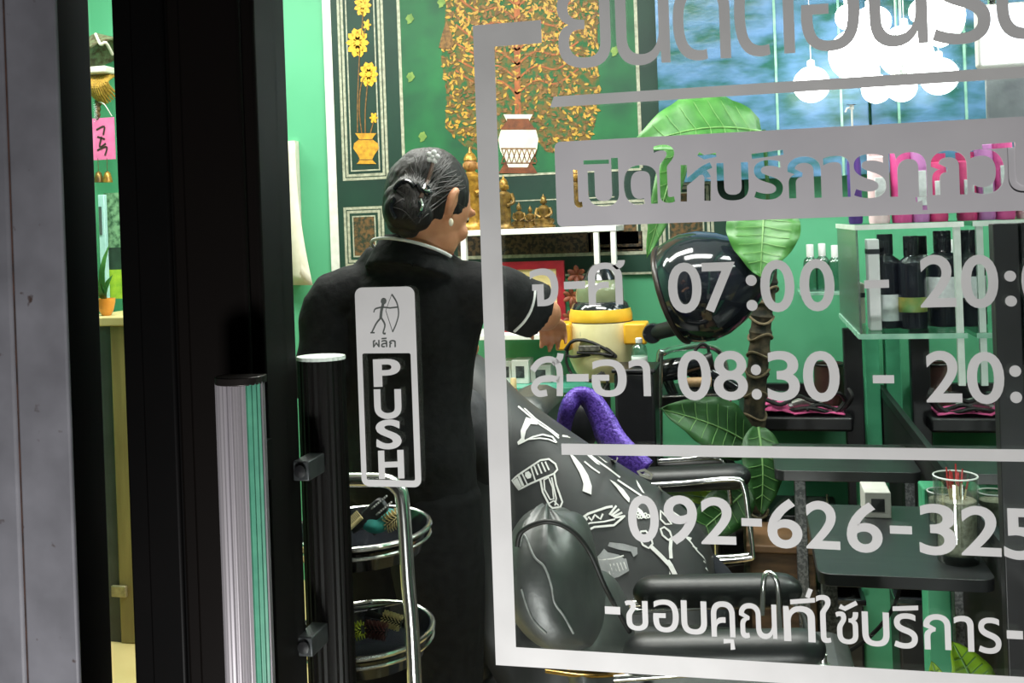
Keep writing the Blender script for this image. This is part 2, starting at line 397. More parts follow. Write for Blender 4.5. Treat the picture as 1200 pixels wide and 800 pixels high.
tag(obj('heading_underline', mb, VINYL, smooth=0), 'thin white vinyl line under the big heading letters', 'sticker', 'vinyl on the shop door')
# the band with see-through letters
mb = MB(); z0, z1 = 1.4315, 1.3475; r = .006; po = []
for cx, cz, a0 in ((-.184+r, z1+r, PI), (XV-r, z1+r, 1.5*PI), (XV-r, z0-r, 0), (-.184+r, z0-r, .5*PI)):
    for k in range(5): a = a0+k*PI/8; po.append((cx+r*math.cos(a), YV-.0006, cz+r*math.sin(a)))
mb.prism(po, (0, .0012, 0))
band = obj('opening_band', mb, VINYL2, smooth=0)
mb = MB()
for ch, a, b, tp, rf in (('เ', (673, 242), (683, 242), 199, None), ('ป', (690, 241), (726, 240), 186, None), ('ด', (732, 239), (771, 238), 194, None), ('ใ', (768, 237), (792, 236), 170, None), ('บ', (841, 234), (878, 233), 191, None), ('ร', (884, 233), (918, 232), 188, None), ('ก', (924, 232), (963, 231), 184, None), ('า', (966, 231), (997, 230), 183, None), ('ร', (1001, 231), (1039, 230), 181, None), ('ท', (1043, 230), (1087, 229), 179, None), ('ก', (1092, 228), (1134, 227), 177, None), ('ว', (1138, 226), (1178, 225), 175, None), ('น', (1182, 225), (1226, 223), 173, None)):
    text(mb, ch, a, b, tp, YV, .006, prism=.004)
def cut(pts, wd):
    for q in ribbon(pts, wd): mb.prism([P(p.x, p.y, YV-.004) for p in q], (0, .008, 0))
cut([(801, 193), (801, 236)], 7.5); cut([(829, 207), (829, 235)], 7.5); cut(sm2([(801, 216), (812, 207), (823, 198), (833, 193)]), 7); cut(sm2([(815, 203), (824, 201), (829, 207), (829, 210)]), 7)   # ho hip
cut([(683, 190), (713, 189)], 5); cut([(818, 180), (825, 184), (839, 181)], 5); cut([(881, 183), (918, 178)], 6)
cut([(1074, 234), (1084, 232), (1085, 246)], 6); cut([(1152, 172), (1191, 169)], 6)
ctr = obj('cutter', mb, VINYL2, smooth=0)
bpy.context.view_layer.update()
md = band.modifiers.new('b', 'BOOLEAN'); md.object = ctr; md.operation = 'DIFFERENCE'; md.solver = 'EXACT'; md.use_self = True
bake(band); cm = ctr.data; bpy.data.objects.remove(ctr); bpy.data.meshes.remove(cm)
tag(band, 'wide grey vinyl band with see-through cut letters on the door glass', 'sticker', 'vinyl on the shop door')
def line(name, label, items, marks=()):
    mb = MB()
    for pl in marks: flat(mb, ribbon(pl, 5.5), f2)
    for it in items: text(mb, *it[:4], YV, it[4])
    tag(obj(name, mb, VINYL, smooth=0), label, 'sticker', 'vinyl on the shop door')
    return mb
OD = .016
E_ = [('จ', (622, 358), (655, 357), 315, .014), ('-', (661, 339), (686, 338), 331, 0), ('ศ', (690, 357), (734, 356), 306, .005),
      ('0', (784, 365), (823, 364.5), 308, OD), ('7', (824, 364), (863, 363), 308, OD), (':', (875, 362), (888, 362), 322, OD), ('0', (892, 364), (932, 363), 305, OD), ('0', (938, 363), (979, 362), 304, OD),
      ('-', (1013, 338), (1042, 337), 330, 0), ('2', (1079, 359), (1121, 358), 299, OD), ('0', (1127, 359.5), (1171, 358.5), 299, OD), (':', (1178, 357), (1192, 357), 317, OD), ('0', (1198, 358), (1242, 357), 298, OD), ('0', (1248, 357), (1292, 356), 297, OD)]
line('weekday_hours_lettering', 'white vinyl opening hours beginning 07:00 on the door glass', E_)
E_ = [('-', (664, 447), (690, 447), 439, 0), ('อ', (694, 463), (735, 463), 421, .014), ('า', (738, 463), (763, 463), 421, .014),
      ('0', (795, 467), (834, 467), 411, OD), ('8', (837, 467), (877, 467), 411, OD), (':', (881, 466), (893, 466), 427, OD), ('3', (900, 467.5), (938, 468), 411, OD), ('0', (942, 468.5), (985, 469), 411, OD),
      ('-', (1023, 449), (1048, 449), 440, 0), ('2', (1086, 470), (1128, 470), 411, OD), ('0', (1134, 471), (1178, 471.5), 412, OD), (':', (1184, 470), (1198, 470), 428, OD), ('0', (1204, 472), (1248, 472), 412, OD), ('0', (1254, 472), (1298, 473), 412, OD)]
mb = MB()
for it in E_: text(mb, *it[:4], YV, it[4])
for pl in (sm2([(624, 434), (632, 424), (644, 421), (653, 426), (656, 437), (656, 464)], 5), sm2([(656, 445), (643, 443), (631, 446), (626, 454), (631, 461), (641, 460)], 5), sm2([(647, 425), (655, 421), (657, 414)], 3)):
    flat(mb, ribbon(pl, 7.5), f2)
tag(obj('weekend_hours_lettering', mb, VINYL, smooth=0), 'white vinyl opening hours beginning 08:30 on the door glass', 'sticker', 'vinyl on the shop door')
mb = MB(); bar(mb, -.188, 1.1335, XV, 1.1225)
tag(obj('dividing_line', mb, VINYL, smooth=0), 'white vinyl dividing line above the phone number', 'sticker', 'vinyl on the shop door')
line('phone_lettering', 'white vinyl phone number on the lower door glass', [
    ('0', (737, 633), (773, 634), 580, OD), ('9', (779, 635), (818, 636), 580, OD), ('2', (822, 636), (863, 637), 582, OD), ('-', (869, 616), (893, 617), 608, .004), ('6', (900, 640), (941, 641), 584, OD), ('2', (945, 641), (985, 643), 586, OD), ('6', (993, 645), (1035, 646), 588, OD), ('-', (1043, 625), (1069, 626), 616, .004), ('3', (1078, 648), (1122, 649), 590, OD), ('2', (1127, 649), (1174, 651), 592, OD), ('5', (1177, 653), (1221, 655), 595, OD)])
line('thank_you_lettering', 'white vinyl line of small letters along the bottom of the door glass', [
    ('-', (709, 719), (727, 720), 713, 0), ('ข', (733, 737), (760, 738), 703, .008), ('อ', (766, 739), (796, 740), 702, .008), ('บ', (799, 741), (829, 743), 703, .008), ('ค', (834, 745), (862, 746), 704, .008), ('ณ', (867, 746), (911, 748), 706, .006), ('ท', (919, 750), (956, 752), 709, .008),
    ('ใ', (958, 752), (975, 752), 697, .008), ('ช', (980, 753), (1007, 754), 716, .006), ('บ', (1011, 755), (1043, 757), 716, .008), ('ร', (1048, 758), (1076, 759), 718, .008), ('ก', (1083, 760), (1115, 761), 719, .008), ('า', (1119, 762), (1142, 763), 721, .008), ('ร', (1147, 764), (1174, 765), 723, .008), ('-', (1180, 748), (1199, 749), 741, .004)], ([(848, 751), (858, 751), (859, 761)], [(926, 705), (955, 703)], [(946, 700), (950, 690)], [(984, 710), (990, 713), (1004, 706)], [(1046, 713), (1076, 712)]))
# push sticker
t = thing('push_sticker', 'tall rounded sticker reading push with a small archer above', 'sticker', f2(455, 570))
def rr(a, b, r, k=6):
    (x0, y0), (x1, y1) = a, b; A, B = f2(x0, y0), f2(x1, y1); out = []
    for cx, cz, a0 in ((A.x+r, B.z+r, PI), (B.x-r, B.z+r, 1.5*PI), (B.x-r, A.z-r, 0), (A.x+r, A.z-r, .5*PI)):
        for j in range(k+1): q = a0+j*PI/2/k; out.append(Vector((cx+r*math.cos(q), YV, cz+r*math.sin(q))))
    return out
obj('sticker_frame', MB().poly(rr((415.5, 337), (494, 571), .008), [rr((424.5, 414), (486.5, 563), .002)]), VINYL, t, smooth=0)
mb = MB()
for ch, a, b, tp in (('P', (438, 452), (470, 451), 421), ('U', (439, 489), (471, 489), 456), ('S', (441, 525), (471, 524), 492), ('H', (444, 560), (474, 559), 528)):
    text(mb, ch, a, b, tp, YV, .03)
obj('push_letters', mb, VINYL, t, smooth=0)
fa = lambda x, y: P(x, y, YV-.0004)
mb = MB()
for pl, wd in ((sm2([(459, 345), (465, 355), (467, 368), (464, 380), (460, 389)]), 1.5), ([(459, 345), (452, 364), (460, 389)], .6), (sm2([(449, 356), (447, 364), (446, 373)]), 3.2), ([(448, 360), (457, 361), (466, 360)], 1.3), (sm2([(448, 360), (440, 362), (438, 366)]), 1.4),
               (sm2([(446, 373), (441, 379), (436, 389)]), 1.8), (sm2([(447, 373), (451, 381), (449, 390), (452, 391)]), 1.8), ([(434, 390), (439, 390)], 1.2)):
    flat(mb, ribbon(pl, wd), fa)
mb.poly([fa(449.5+3.4*math.cos(k*PI/6), 353+3.6*math.sin(k*PI/6)) for k in range(12)])
for a, ch, b in ((437, 'ผ', 445), (446.5, 'ล', 454), (456, 'ก', 464)): text(mb, ch, (a, 407), (b, 406.5), 399, YV-.0004, .008)
flat(mb, ribbon([(447, 397), (453, 396.5)], 1.2), fa)
obj('archer_print', mb, mat('grey_print', '#4b514d', None, 60, .7), t, smooth=0, label='dark archer figure with small letters')

# ================================================================== back wall
YM = 3.685
def fl(y): return lambda a, b: P(a, b, y)
M_ = fl(YM)
t = thing('cloth_hanging', 'large printed green cloth with golden flowers and tree hung behind the hairdresser', 'wall hanging', P(620, 321, YM))
zb, zt = P(760, 321, YM).z, P(600, -60, YM).z; xl, xr = P(378, 0, YM).x, P(868, 100, YM).x
MURALDK = mat('dark_green_print', '#123a2c', '#0d2e25', 4, .6); MURALG = mat('mid_green_print', '#1d6b3c', '#134a31', 5, .6)
SILVER = mat('silver_print', '#b9b9a4', '#8d8f7c', 60, .5); PGOLD = mat('yellow_gold_print', '#c99d3c', '#9c7426', 90, .5); PGOLD2 = mat('brown_gold_print', '#8a6230', '#5d421f', 90, .6)
PBROWN = mat('brown_print', '#7d4526', '#5c3320', 40, .6); POLIVE = mat('olive_print', '#5a5a26', '#2f5428', 60, .7)
obj('printed_cloth', MB().box((xl, YM, zb), (xr, YM+.006, zt)), MURALDK, t, smooth=0)
wl = xs(390, 150, YM)
obj('white_edge', MB().box((xl-.002, YM-.003, zb), (xl+.032, YM-.0005, zt)), mat('white_cloth_edge', '#e3e4dc', '#d3d4cc', 30, .8), t, smooth=0, label='white cloth edge')
YQ = YM-.0008
def wrect(mb, x0, z0, x1, z1, y): return mb.poly([(x0, y, z0), (x1, y, z0), (x1, y, z1), (x0, y, z1)])
cxl, cxr = xs(470, 100, YM), xs(748, 100, YM); cz = P(600, 204, YM).z
obj('green_ground', wrect(MB(), cxl, cz, cxr, zt, YQ), MURALG, t, smooth=0)
mb = MB()
for x in (cxl, cxr): wrect(mb, x-.006, cz, x+.006, zt, YQ-.0005)
wrect(mb, cxl, cz-.008, cxr, cz, YQ-.0005); z2 = P(600, 235, YM).z; wrect(mb, cxl+.2, z2-.004, cxr-.1, z2, YQ-.0005)
z2 = P(650, 297, YM).z; wrect(mb, cxl+.0, z2-.012, cxr+.01, z2, YQ-.0005); wrect(mb, cxr-.004, z2, cxr+.01, P(748, 262, YM).z, YQ-.0005)
wrect(mb, xl+.03, zb, xr, zb+.008, YQ-.0005)
obj('silver_lines', mb, SILVER, t, smooth=0)
obj('brown_panel', wrect(MB(), cxl+.2, z2, cxr-.005, P(650, 274, YM).z, YQ), mat('brown_pattern_print', '#5a4630', '#241f18', 70, .7, contrast=(.45, .55)), t, smooth=0)
def panel(x0p, x1p, ytop, ybot, fillm):          # framed panel: frame ring and ground
    A, B = P(x0p, ybot, YM), P(x1p, ybot, YM); zt_ = P(x0p, ytop, YM).z; x0, x1, z0 = A.x, B.x, A.z
    fr = MB(); w_ = .028
    for i, (w0, w1) in enumerate(((0, .010), (.014, .024), (.034, .039))):
        fr.poly([(x0+w0, YQ, z0+w0), (x1-w0, YQ, z0+w0), (x1-w0, YQ, zt_-w0), (x0+w0, YQ, zt_-w0)], [[(x0+w1, YQ, z0+w1), (x1-w1, YQ, z0+w1), (x1-w1, YQ, zt_-w1), (x0+w1, YQ, zt_-w1)]])
    p = obj('panel_frame', fr, SILVER, t, smooth=0)
    if fillm: obj('panel_print', wrect(MB(), x0+.039, z0+.039, x1-.039, zt_-.039, YQ), fillm, p, smooth=0)
    return x0, x1, z0, zt_
PAT = mat('brown_tile_print', '#6d4f2c', '#23301f', 60, .7, contrast=(.4, .6))
panel(402, 456, -60, 212, None); panel(405, 452, 243, 312, PAT); panel(773, 838, 215, 300, PAT); panel(776, 850, -60, 190, None)
panel(690, 760, 236, 298, PAT)
def flowers(dx, dy):
    g = lambda a, b: P(a+dx, b+dy, YQ-.001)
    st = MB()
    for pl in ([(419, 155), (419, 120), (421, 70), (425, 20), (424, -20)], [(424, 156), (421, 130), (423, 100), (431, 85)], [(428, 156), (428, 130), (430, 105), (431, 96)], [(434, 156), (437, 145), (439, 138)], [(426, 45), (428, 35), (431, 26)]):
        flat(st, ribbon(sm2(pl), 1.3), g)
    obj('flower_stems', st, PGOLD2, t, smooth=0)
    for cx, cy, r, n in ((425, 6, 10, 9), (419, 50, 13, 10), (432, 87, 11, 10), (438, 138, 5, 6), (430, 29, 5, 5)):
        mb = MB()
        for ring, rr_ in ((0, 1), (1, .62)):
            for k in range(n):
                a = 2*PI*k/n+ring*.3; c = Vector((cx+math.cos(a)*r*rr_*.55, cy+math.sin(a)*r*rr_*.75)); u = Vector((math.cos(a), math.sin(a)*1.25))*r*rr_*.5; v_ = Vector((-u.y, u.x))*.55
                mb.poly([P(dx+q.x, dy+q.y, YQ-.001-ring*.0006) for q in (c-u, c-u*.2+v_, c+u*.6+v_*.8, c+u, c+u*.6-v_*.8, c-u*.2-v_)])
        mb.poly([P(dx+cx+3*math.cos(k*PI/5), dy+cy+3.4*math.sin(k*PI/5), YQ-.0022) for k in range(10)])
        obj('flower', mb, mat('golden_flower_print', '#f0bb36', '#d59a22', 120, .5), t, smooth=0)
    vz = [(416, 156), (441, 156), (438, 160), (436, 163), (443, 168), (444, 174), (439, 181), (436, 187), (441, 192), (418, 192), (422, 187), (419, 181), (414, 174), (415, 168), (421, 163), (419, 160)]
    obj('gold_urn', MB().poly([g(*p) for p in vz]), mat('gold_urn_print', '#d6a432', '#b5812a', 50, .5), t, smooth=0)
    for yy in (163.5, 187): obj('urn_band', flat(MB(), ribbon([(420, yy), (437, yy)], 1), lambda a, b: P(a+dx, b+dy, YQ-.0016)), PGOLD2, t, smooth=0)
flowers(0, 0); flowers(386, -22)
# golden tree and white vase in the middle
mb = MB(); ol = [(522, 20), (517, 70), (523, 105), (522, 150), (545, 172), (575, 180), (598, 150), (618, 150), (640, 178), (675, 182), (692, 165), (704, 120), (700, 60), (702, -50), (520, -50)]
mb.poly([M_(*p) + Vector((0, -.0012, 0)) for p in ol])
obj('tree_ground', mb, mat('tree_shade_print', '#6b5526', '#1f5a30', 38, .7, contrast=(.42, .56)), t, smooth=0)
tr = MB(); g = fl(YQ-.0016)
flat(tr, ribbon(sm2([(604, -60), (606, 20), (606, 70), (607, 136)]), 7), g)
for k in range(9):
    for s_ in (-1, 1):
        y0 = 110-k*17; flat(tr, ribbon(sm2([(606, y0), (606+s_*22, y0-16), (606+s_*46, y0-12), (606+s_*72, y0-26+random.uniform(-5, 5))]), 2.2), g)
obj('tree_trunk', tr, mat('orange_brown_print', '#a85f30', '#8a4a26', 40, .6), t, smooth=0)
def inpoly(p, l):
    c_ = False
    for i in range(len(l)):
        a, b = l[i-1], l[i]
        if (a[1] > p[1]) != (b[1] > p[1]) and p[0] < (b[0]-a[0])*(p[1]-a[1])/(b[1]-a[1])+a[0]: c_ = not c_
    return c_
L1, L2 = MB(), MB(); g1 = YQ-.002
for k in range(3000):
    p = (random.uniform(514, 706), random.uniform(-50, 182))
    if not inpoly(p, ol): continue
    e = abs(p[0]-606)/95; top_ = p[1] < 60
    if random.random() > .35+.5*max(e*.9, top_): continue
    a = random.uniform(0, 2*PI); l_ = random.uniform(2.0, 4.4); u = Vector((math.cos(a), math.sin(a)))*l_; v_ = Vector((-u.y, u.x))*.42; c = Vector(p)
    (L1 if random.random() < (.62 if (e > .6 or top_) else .3) else L2).poly([P(q.x, q.y, g1-random.random()*.0008) for q in (c-u, c-u*.2+v_, c+u*.5+v_*.7, c+u, c+u*.5-v_*.7, c-u*.2-v_)])
obj('gold_leaves', L1, PGOLD, t, smooth=0); obj('bronze_leaves', L2, PGOLD2, t, smooth=0)
LMM = mat('pale_olive_print', '#7d9a4a', '#5f7f3c', 40, .6)
obj('leaf_motif', MB().poly([P(a, b, g1-.001) for a, b in [(514, 56), (518, 40), (523, 24), (529, 40), (532, 52), (528, 57)]]), PGOLD2, t, smooth=0)
for a, b in ((480, 22), (481, 90), (495, 160), (517, 3), (720, 60)): obj('leaf_motif', MB().poly([P(a+(4+1.5*math.cos(3*k))*math.cos(k*PI/6), b+(6+1.5*math.sin(2*k))*math.sin(k*PI/6), g1) for k in range(12)]), LMM, t, smooth=0)
def pp(pts, y=YQ-.0035): return [P(a, b, y) for a, b in pts]
vb = [(590, 134), (624, 134), (622, 138), (620, 142), (628, 152), (631, 163), (629, 176), (622, 188), (618, 196), (596, 196), (592, 188), (586, 176), (584, 163), (587, 152), (594, 142), (592, 138)]
v = obj('white_vase', MB().poly(pp(vb)), mat('white_print', '#e6ead2', '#d4d9bd', 30, .6), t, smooth=0)
mb = MB(); mb.poly(pp([(594, 139), (620, 139), (620, 142), (628, 152), (586, 152), (594, 142)], YQ-.0042)); mb.poly(pp([(592, 190), (622, 190), (630, 203), (584, 203)], YQ-.003))
for yy in (174, 191):
    flat(mb, ribbon([(587, yy), (628, yy)], 1.4), fl(YQ-.0042))
for k in range(7): flat(mb, ribbon([(588+k*6, 175), (593+k*6, 190)], 1.1), fl(YQ-.0042)); flat(mb, ribbon([(593+k*6, 175), (588+k*6, 190)], 1.1), fl(YQ-.0042))
obj('vase_pattern', mb, PBROWN, v, smooth=0)

# shelf with the altar
def bx(mb, a, b, y0, y1, yref=None):             # a box whose front face spans two photo points at depth y0
    A, B = P(a[0], a[1], y0), P(b[0], b[1], y0); return mb.box((A.x, y0, min(A.z, B.z)), (B.x, y1, max(A.z, B.z)))
ys = 3.45
t = thing('white_shelf', 'white wall shelf with figurines on its top board behind the hairdresser', 'shelf', P(630, 396, ys))
SH = MB(); A, B = P(541, 268, ys), P(722, 268, ys); sz = A.z
ztop = P(620, 267.5, ys).z; zlow = P(620, 392, ys).z
obj('top_board', MB().box((A.x, ys, ztop-.02), (B.x, YB-.02, ztop)), WHITE, t, bevel=.002)
obj('lower_board', MB().box((A.x, ys, zlow-.018), (xs(668, 395, ys), YB-.02, zlow)), WHITE, t, bevel=.002)
for a, b in ((541, 547), (697, 703), (717, 723)):
    obj('upright', MB().box((xs(a, 330, ys), ys+.002, zlow if a < 700 else zlow+.1), (xs(b, 330, ys), ys+.03, ztop-.02)), WHITE, t, bevel=.002)
# figurines
def buddha(px, pyb, pyt, y, m, name, label, cat='figurine', group=None, robe=None, crown=True, seated=False):
    zb_ = ztop; h = P(px, pyt, y).z-zb_; b = P(px, pyb, y); x = b.x
    t = thing(name, label, cat, (x, y, zb_), group)
    q = MB()
    if seated:
        q.lathe([(.30*h, 0), (.34*h, .05*h), (.26*h, .1*h), (.30*h, .16*h), (.30*h, .24*h), (.17*h, .30*h), (.15*h, .42*h), (.19*h, .56*h), (.11*h, .63*h), (.05*h, .66*h)], (x, y, zb_), 20, None, 1, .7)
        for s_ in (-1, 1): q.tube([(x+s_*.17*h, y, zb_+.56*h), (x+s_*.22*h, y-.05*h, zb_+.40*h), (x+s_*.06*h, y-.16*h, zb_+.30*h)], [.06*h, .05*h, .035*h], 8, 3)
    else:
        q.lathe([(.17*h, 0), (.18*h, .03*h), (.14*h, .06*h), (.12*h, .12*h), (.13*h, .3*h), (.12*h, .48*h), (.15*h, .62*h), (.15*h, .68*h), (.06*h, .74*h), (.045*h, .77*h)], (x, y, zb_), 20, None, 1, .7)
        for s_ in (-1, 1): q.tube([(x+s_*.14*h, y, zb_+.68*h), (x+s_*.19*h, y-.02*h, zb_+.52*h), (x+s_*.08*h, y-.12*h, zb_+.46*h)], [.045*h, .04*h, .03*h], 8, 3)
    obj('body', q, robe or m, t)
    hd = MB(); hz = zb_+(.76 if seated else .83)*h; hd.ell((x, y, hz), (.085*h, .085*h, .105*h))
    if not seated or crown: hd.ell((x, y-.08*h, hz-.01*h), (.015*h, .02*h, .03*h), n=8, m=6)
    for s_ in (-1, 1): hd.ell((x+s_*.088*h, y, hz-.02*h), (.015*h, .02*h, .05*h), n=8, m=6)
    obj('head', hd, m, t)
    if crown: obj('headdress', MB().lathe([(.088*h, 0), (.08*h, .04*h), (.05*h, .09*h), (.03*h, .1*h), (.004*h, .17*h)], (x, y, hz+.05*h), 16), m if robe is None else GOLD, t)
    return t
TERRA = mat('warm_clay', '#b98a52', '#9c6b3a', 40, .5, .1)
buddha(554, 268, 177, 3.55, TERRA, 'standing_statue', 'tall robed gold statue on the white shelf beside the head of the hairdresser', 'statue', None, GOLD)
buddha(592, 268, 208, 3.5, GOLD, 'standing_statue', 'gold statue with pointed crown behind the vinyl corner line', 'statue', robe=GOLDDK)
buddha(609, 268, 236, 3.58, GOLDDK, 'seated_figurine', 'small dark gold seated figurine left of the others on the shelf', 'figurine', 'dark gold figurines', seated=True)
buddha(622, 268, 240, 3.53, GOLDDK, 'seated_figurine', 'smallest dark gold seated figurine in the middle of the shelf group', 'figurine', 'dark gold figurines', seated=True)
buddha(638, 268, 226, 3.5, GOLDDK, 'seated_figurine', 'larger dark gold seated figurine at the edge of the grey vinyl band', 'figurine', 'dark gold figurines', seated=True)
buddha(676, 268, 195, 3.53, GOLD, 'standing_statue', 'slender gold statue behind the cut letters of the grey band', 'statue', robe=GOLDDK)
# red framed picture on the lower board
y0 = 3.55; A, B = P(590, 392, y0), P(661, 305, y0); wF = .028
t = thing('framed_picture', 'red framed cream certificate leaning on the lower white shelf board', 'picture', ((A.x+B.x)/2, y0, zlow))
fr = MB(); fr.box((A.x, y0-.01, zlow), (B.x, y0+.012, zlow+wF)); fr.box((A.x, y0-.01, B.z-wF), (B.x, y0+.012, B.z)); fr.box((A.x, y0-.01, zlow+wF), (A.x+wF, y0+.012, B.z-wF)); fr.box((B.x-wF, y0-.01, zlow+wF), (B.x, y0+.012, B.z-wF))
obj('frame', fr, mat('red_frame_paint', '#a3222f', '#8b1a28', 20, .4), t)
obj('picture_sheet', MB().box((A.x+wF, y0-.002, zlow+wF), (B.x-wF, y0+.004, B.z-wF)), mat('cream_paper', '#f3e2a6', '#ead596', 8, .7), t, smooth=0)
mb = MB()
for k in range(6): wrect(mb, A.x+.11, B.z-.09-k*.022, B.x-.055, B.z-.083-k*.022, y0-.0035)
obj('printed_lines', mb, mat('faded_print', '#c9a86a', None, 30, .7), t, smooth=0)
# red-brown flower ornament right of the picture
y0 = 3.55; c = P(676, 350, y0)
t = thing('flower_ornament', 'red brown dried flower ornament between the red picture and the steamer', 'ornament', (c.x, y0, zlow))
obj('ornament_base', MB().lathe([(.03, 0), (.035, .02), (.02, .05), (.028, .09), (.02, .11)], (c.x, y0, zlow), 18), mat('brown_glaze', '#6b3a22', '#4a2a1a', 30, .3), t)
for px, py, r in ((670, 347, .03), (683, 340, .028), (676, 322, .034), (688, 355, .022), (668, 372, .026)):
    q = P(px, py, y0); mb = MB()
    for k in range(6):
        a = k*PI/3; M2 = Matrix.Rotation(a, 3, 'Y') @ Matrix.Rotation(.5, 3, 'X')
        mb.ell(q+Vector((math.sin(a)*r*.5, -.008, math.cos(a)*r*.5)), (r*.3, r*.14, r*.6), M2, 8, 6)
    obj('dried_flower', mb, mat('red_brown_petals', '#8c4a2c', '#5c2a1c', 50, .6), t)

# wall calendar at the edge of the door frame
y0 = 3.66
t = thing('paper_calendar', 'cream wall calendar with curled pages on the green wall beside the door frame', 'calendar', P(347, 330, y0))
obj('backing_sheet', MB().box((P(322, 165, y0).x, y0, P(340, 330, y0).z), (P(350, 300, y0).x, YB-.002, P(340, 165, y0).z)), mat('calendar_paper', '#e9e2d2', '#ddd4c2', 20, .8), t, smooth=0)
for k in range(5):
    g = []
    for i in range(14):
        u = i/13; py = 167+u*(310+k*4-167+8); xo = 346+3.2*u*5*(.25+k*.22)*u+k*.6*u
        g.append([P(xo-26, py, y0-.004-k*.004), P(xo-8, py, y0-.006-k*.004-.01*u), P(xo, py, y0-.008-k*.005-.02*u*u)])
    obj('page', MB().sheet(g), bpy.data.materials['calendar_paper'], t, solid=.0012)

# ------------------------------------------------------------------ things in the narrow gap on the left
y0 = 3.6
S_ = lambda px: S(px, y0)
STRAW = mat('straw', '#c9a13f', '#8f6d27', 70, .8, 0, .4, stretch=(4, 4, .4)); STRAWDK = mat('dark_straw', '#6d5630', '#3d3420', 60, .8, 0, .3)
c = P(121, 62, y0)
t = thing('woven_hat', 'dark woven straw hat hung on the green wall in the narrow door gap', 'hat', c)
obj('brim', MB().lathe([(.005, .085), (.02, .08), (.05, .05), (.09, .012), (.105, 0), (.10, -.004), (.005, .06)], c, 26, Matrix.Rotation(-.5, 3, 'Y')), mat('woven_straw', '#7d8a68', '#5c4a34', 50, .8, 0, .4), t)
obj('pale_trim', MB().tube([P(112, 40, y0-.05), P(118, 52, y0-.1), P(124, 50, y0-.1), P(132, 64, y0-.05)], .006, 8, 4), mat('white_cord', '#e6dcd0', None, 40, .8), t)
c = P(121, 86, y0)
t = thing('straw_fan', 'golden straw brush fan with a white band below the hat in the door gap', 'fan', c)
obj('band', MB().box((P(109, 80, y0).x, y0-.06, P(120, 88, y0).z), (P(134, 80, y0).x, y0+.02, P(120, 80, y0).z)), mat('white_ribbon', '#e8e2d8', '#d6cfc2', 40, .8), t, bevel=.006)
mb = MB()
for k in range(22):
    u = k/21; a0 = P(111+u*21, 88, y0); a1 = P(108+u*28, 112+10*math.sin(u*PI)-3*(k % 2), y0); mb.tube([a0+Vector((0, -.01+.02*(k % 2), 0)), (a0+a1)/2+Vector((0, -.05, 0)), a1], [.006, .007, .004], 6, 3)
obj('straw_bundle', mb, STRAW, t)
c = P(114, 132, y0)
t = thing('hanging_charm', 'brown beaded charm hanging above the pink card', 'charm', c)
mb = MB()
for k in range(7): mb.ell(P(114.5+.8*(k % 2), 119+k*3, y0), (.012-.001*k, .012, .011), None, 12, 8)
obj('beads', mb, STRAWDK, t); obj('string', MB().tube([P(114, 119, y0), P(122, 122, y0-.02), P(131, 136, y0)], .0022, 6, 4), PIPING, t)
t = thing('pink_card', 'pink card with dark brush writing on the green wall in the door gap', 'card', P(121, 188, y0))
obj('card_sheet', MB().box((P(106, 140, y0).x, y0, P(121, 187, y0).z), (P(133, 140, y0).x, y0+.006, P(121, 138, y0).z)), mat('pink_card_paper', '#f07fb4', '#e56fa6', 20, .7), t, smooth=0)
mb = MB()
for pl in ([(113, 152), (122, 148), (121, 158)], [(114, 160), (123, 163)], [(119, 160), (117, 172), (124, 168)], [(114, 176), (125, 172), (123, 182)]): flat(mb, ribbon(sm2(pl), 2), fl(y0-.002))
obj('brush_writing', mb, mat('dark_ink', '#3a2a22', None, 30, .6), t, smooth=0)
for px, lab in ((115.5, 'left'), (126, 'right')):
    c = P(px, 206, y0)
    t = thing('small_bell', {'left': 'dark little brass bell beside the brighter bell under the pink card', 'right': 'bright little brass bell on a string under the pink card'}[lab], 'bell', c, 'brass bells')
    obj('bell_body', MB().lathe([(.019, -.026), (.0185, -.018), (.015, -.002), (.011, .012), (.004, .018)], c, 20), GOLD if lab == 'right' else GOLDDK, t)
    obj('bell_string', MB().tube([c+Vector((0, 0, .016)), c+Vector((0, 0, .07))], .0012, 6), STRAWDK, t)
# landscape poster
t = thing('landscape_poster', 'poster of leafy trees over a bright lawn in the door gap', 'poster', P(130, 350, y0))
x0, x1 = P(124, 300, y0).x, P(150, 300, y0).x
def strip(y_a, y_b, m, nm, xa=x0, xb=x1, y=y0): return obj(nm, MB().box((xa, y, P(130, y_b, y0).z), (xb, y+.004, P(130, y_a, y0).z)), m, t, smooth=0)
strip(226, 290, mat('tree_print', '#7fae84', '#2f5a3c', 45, .7, contrast=(.35, .6)), 'trees_print')
strip(290, 316, mat('shade_print', '#2c4a38', '#1d3428', 20, .7), 'trunks_print'); strip(316, 350, mat('lawn_print', '#b5d83a', '#8fc133', 30, .7), 'lawn_print')
t2 = t
t = thing('pale_frame_post', 'pale blue wooden strip beside the landscape poster', 'wooden strip', P(118, 352, y0-.03))
obj('pale_strip', MB().box((P(117, 300, y0-.03).x, y0-.03, P(121, 352, y0-.03).z), (P(124, 300, y0-.03).x, y0-.01, P(121, 228, y0-.03).z)), mat('pale_blue_paint', '#bfe6e4', '#a8d6d4', 20, .6), t, bevel=.002)
obj('dark_slot', MB().box((P(118, 300, y0-.031).x, y0-.034, P(121, 275, y0-.03).z), (P(121, 300, y0-.03).x, y0-.03, P(121, 242, y0-.03).z)), mat('slate', '#4c5c58', None, 20, .6), t, smooth=0)
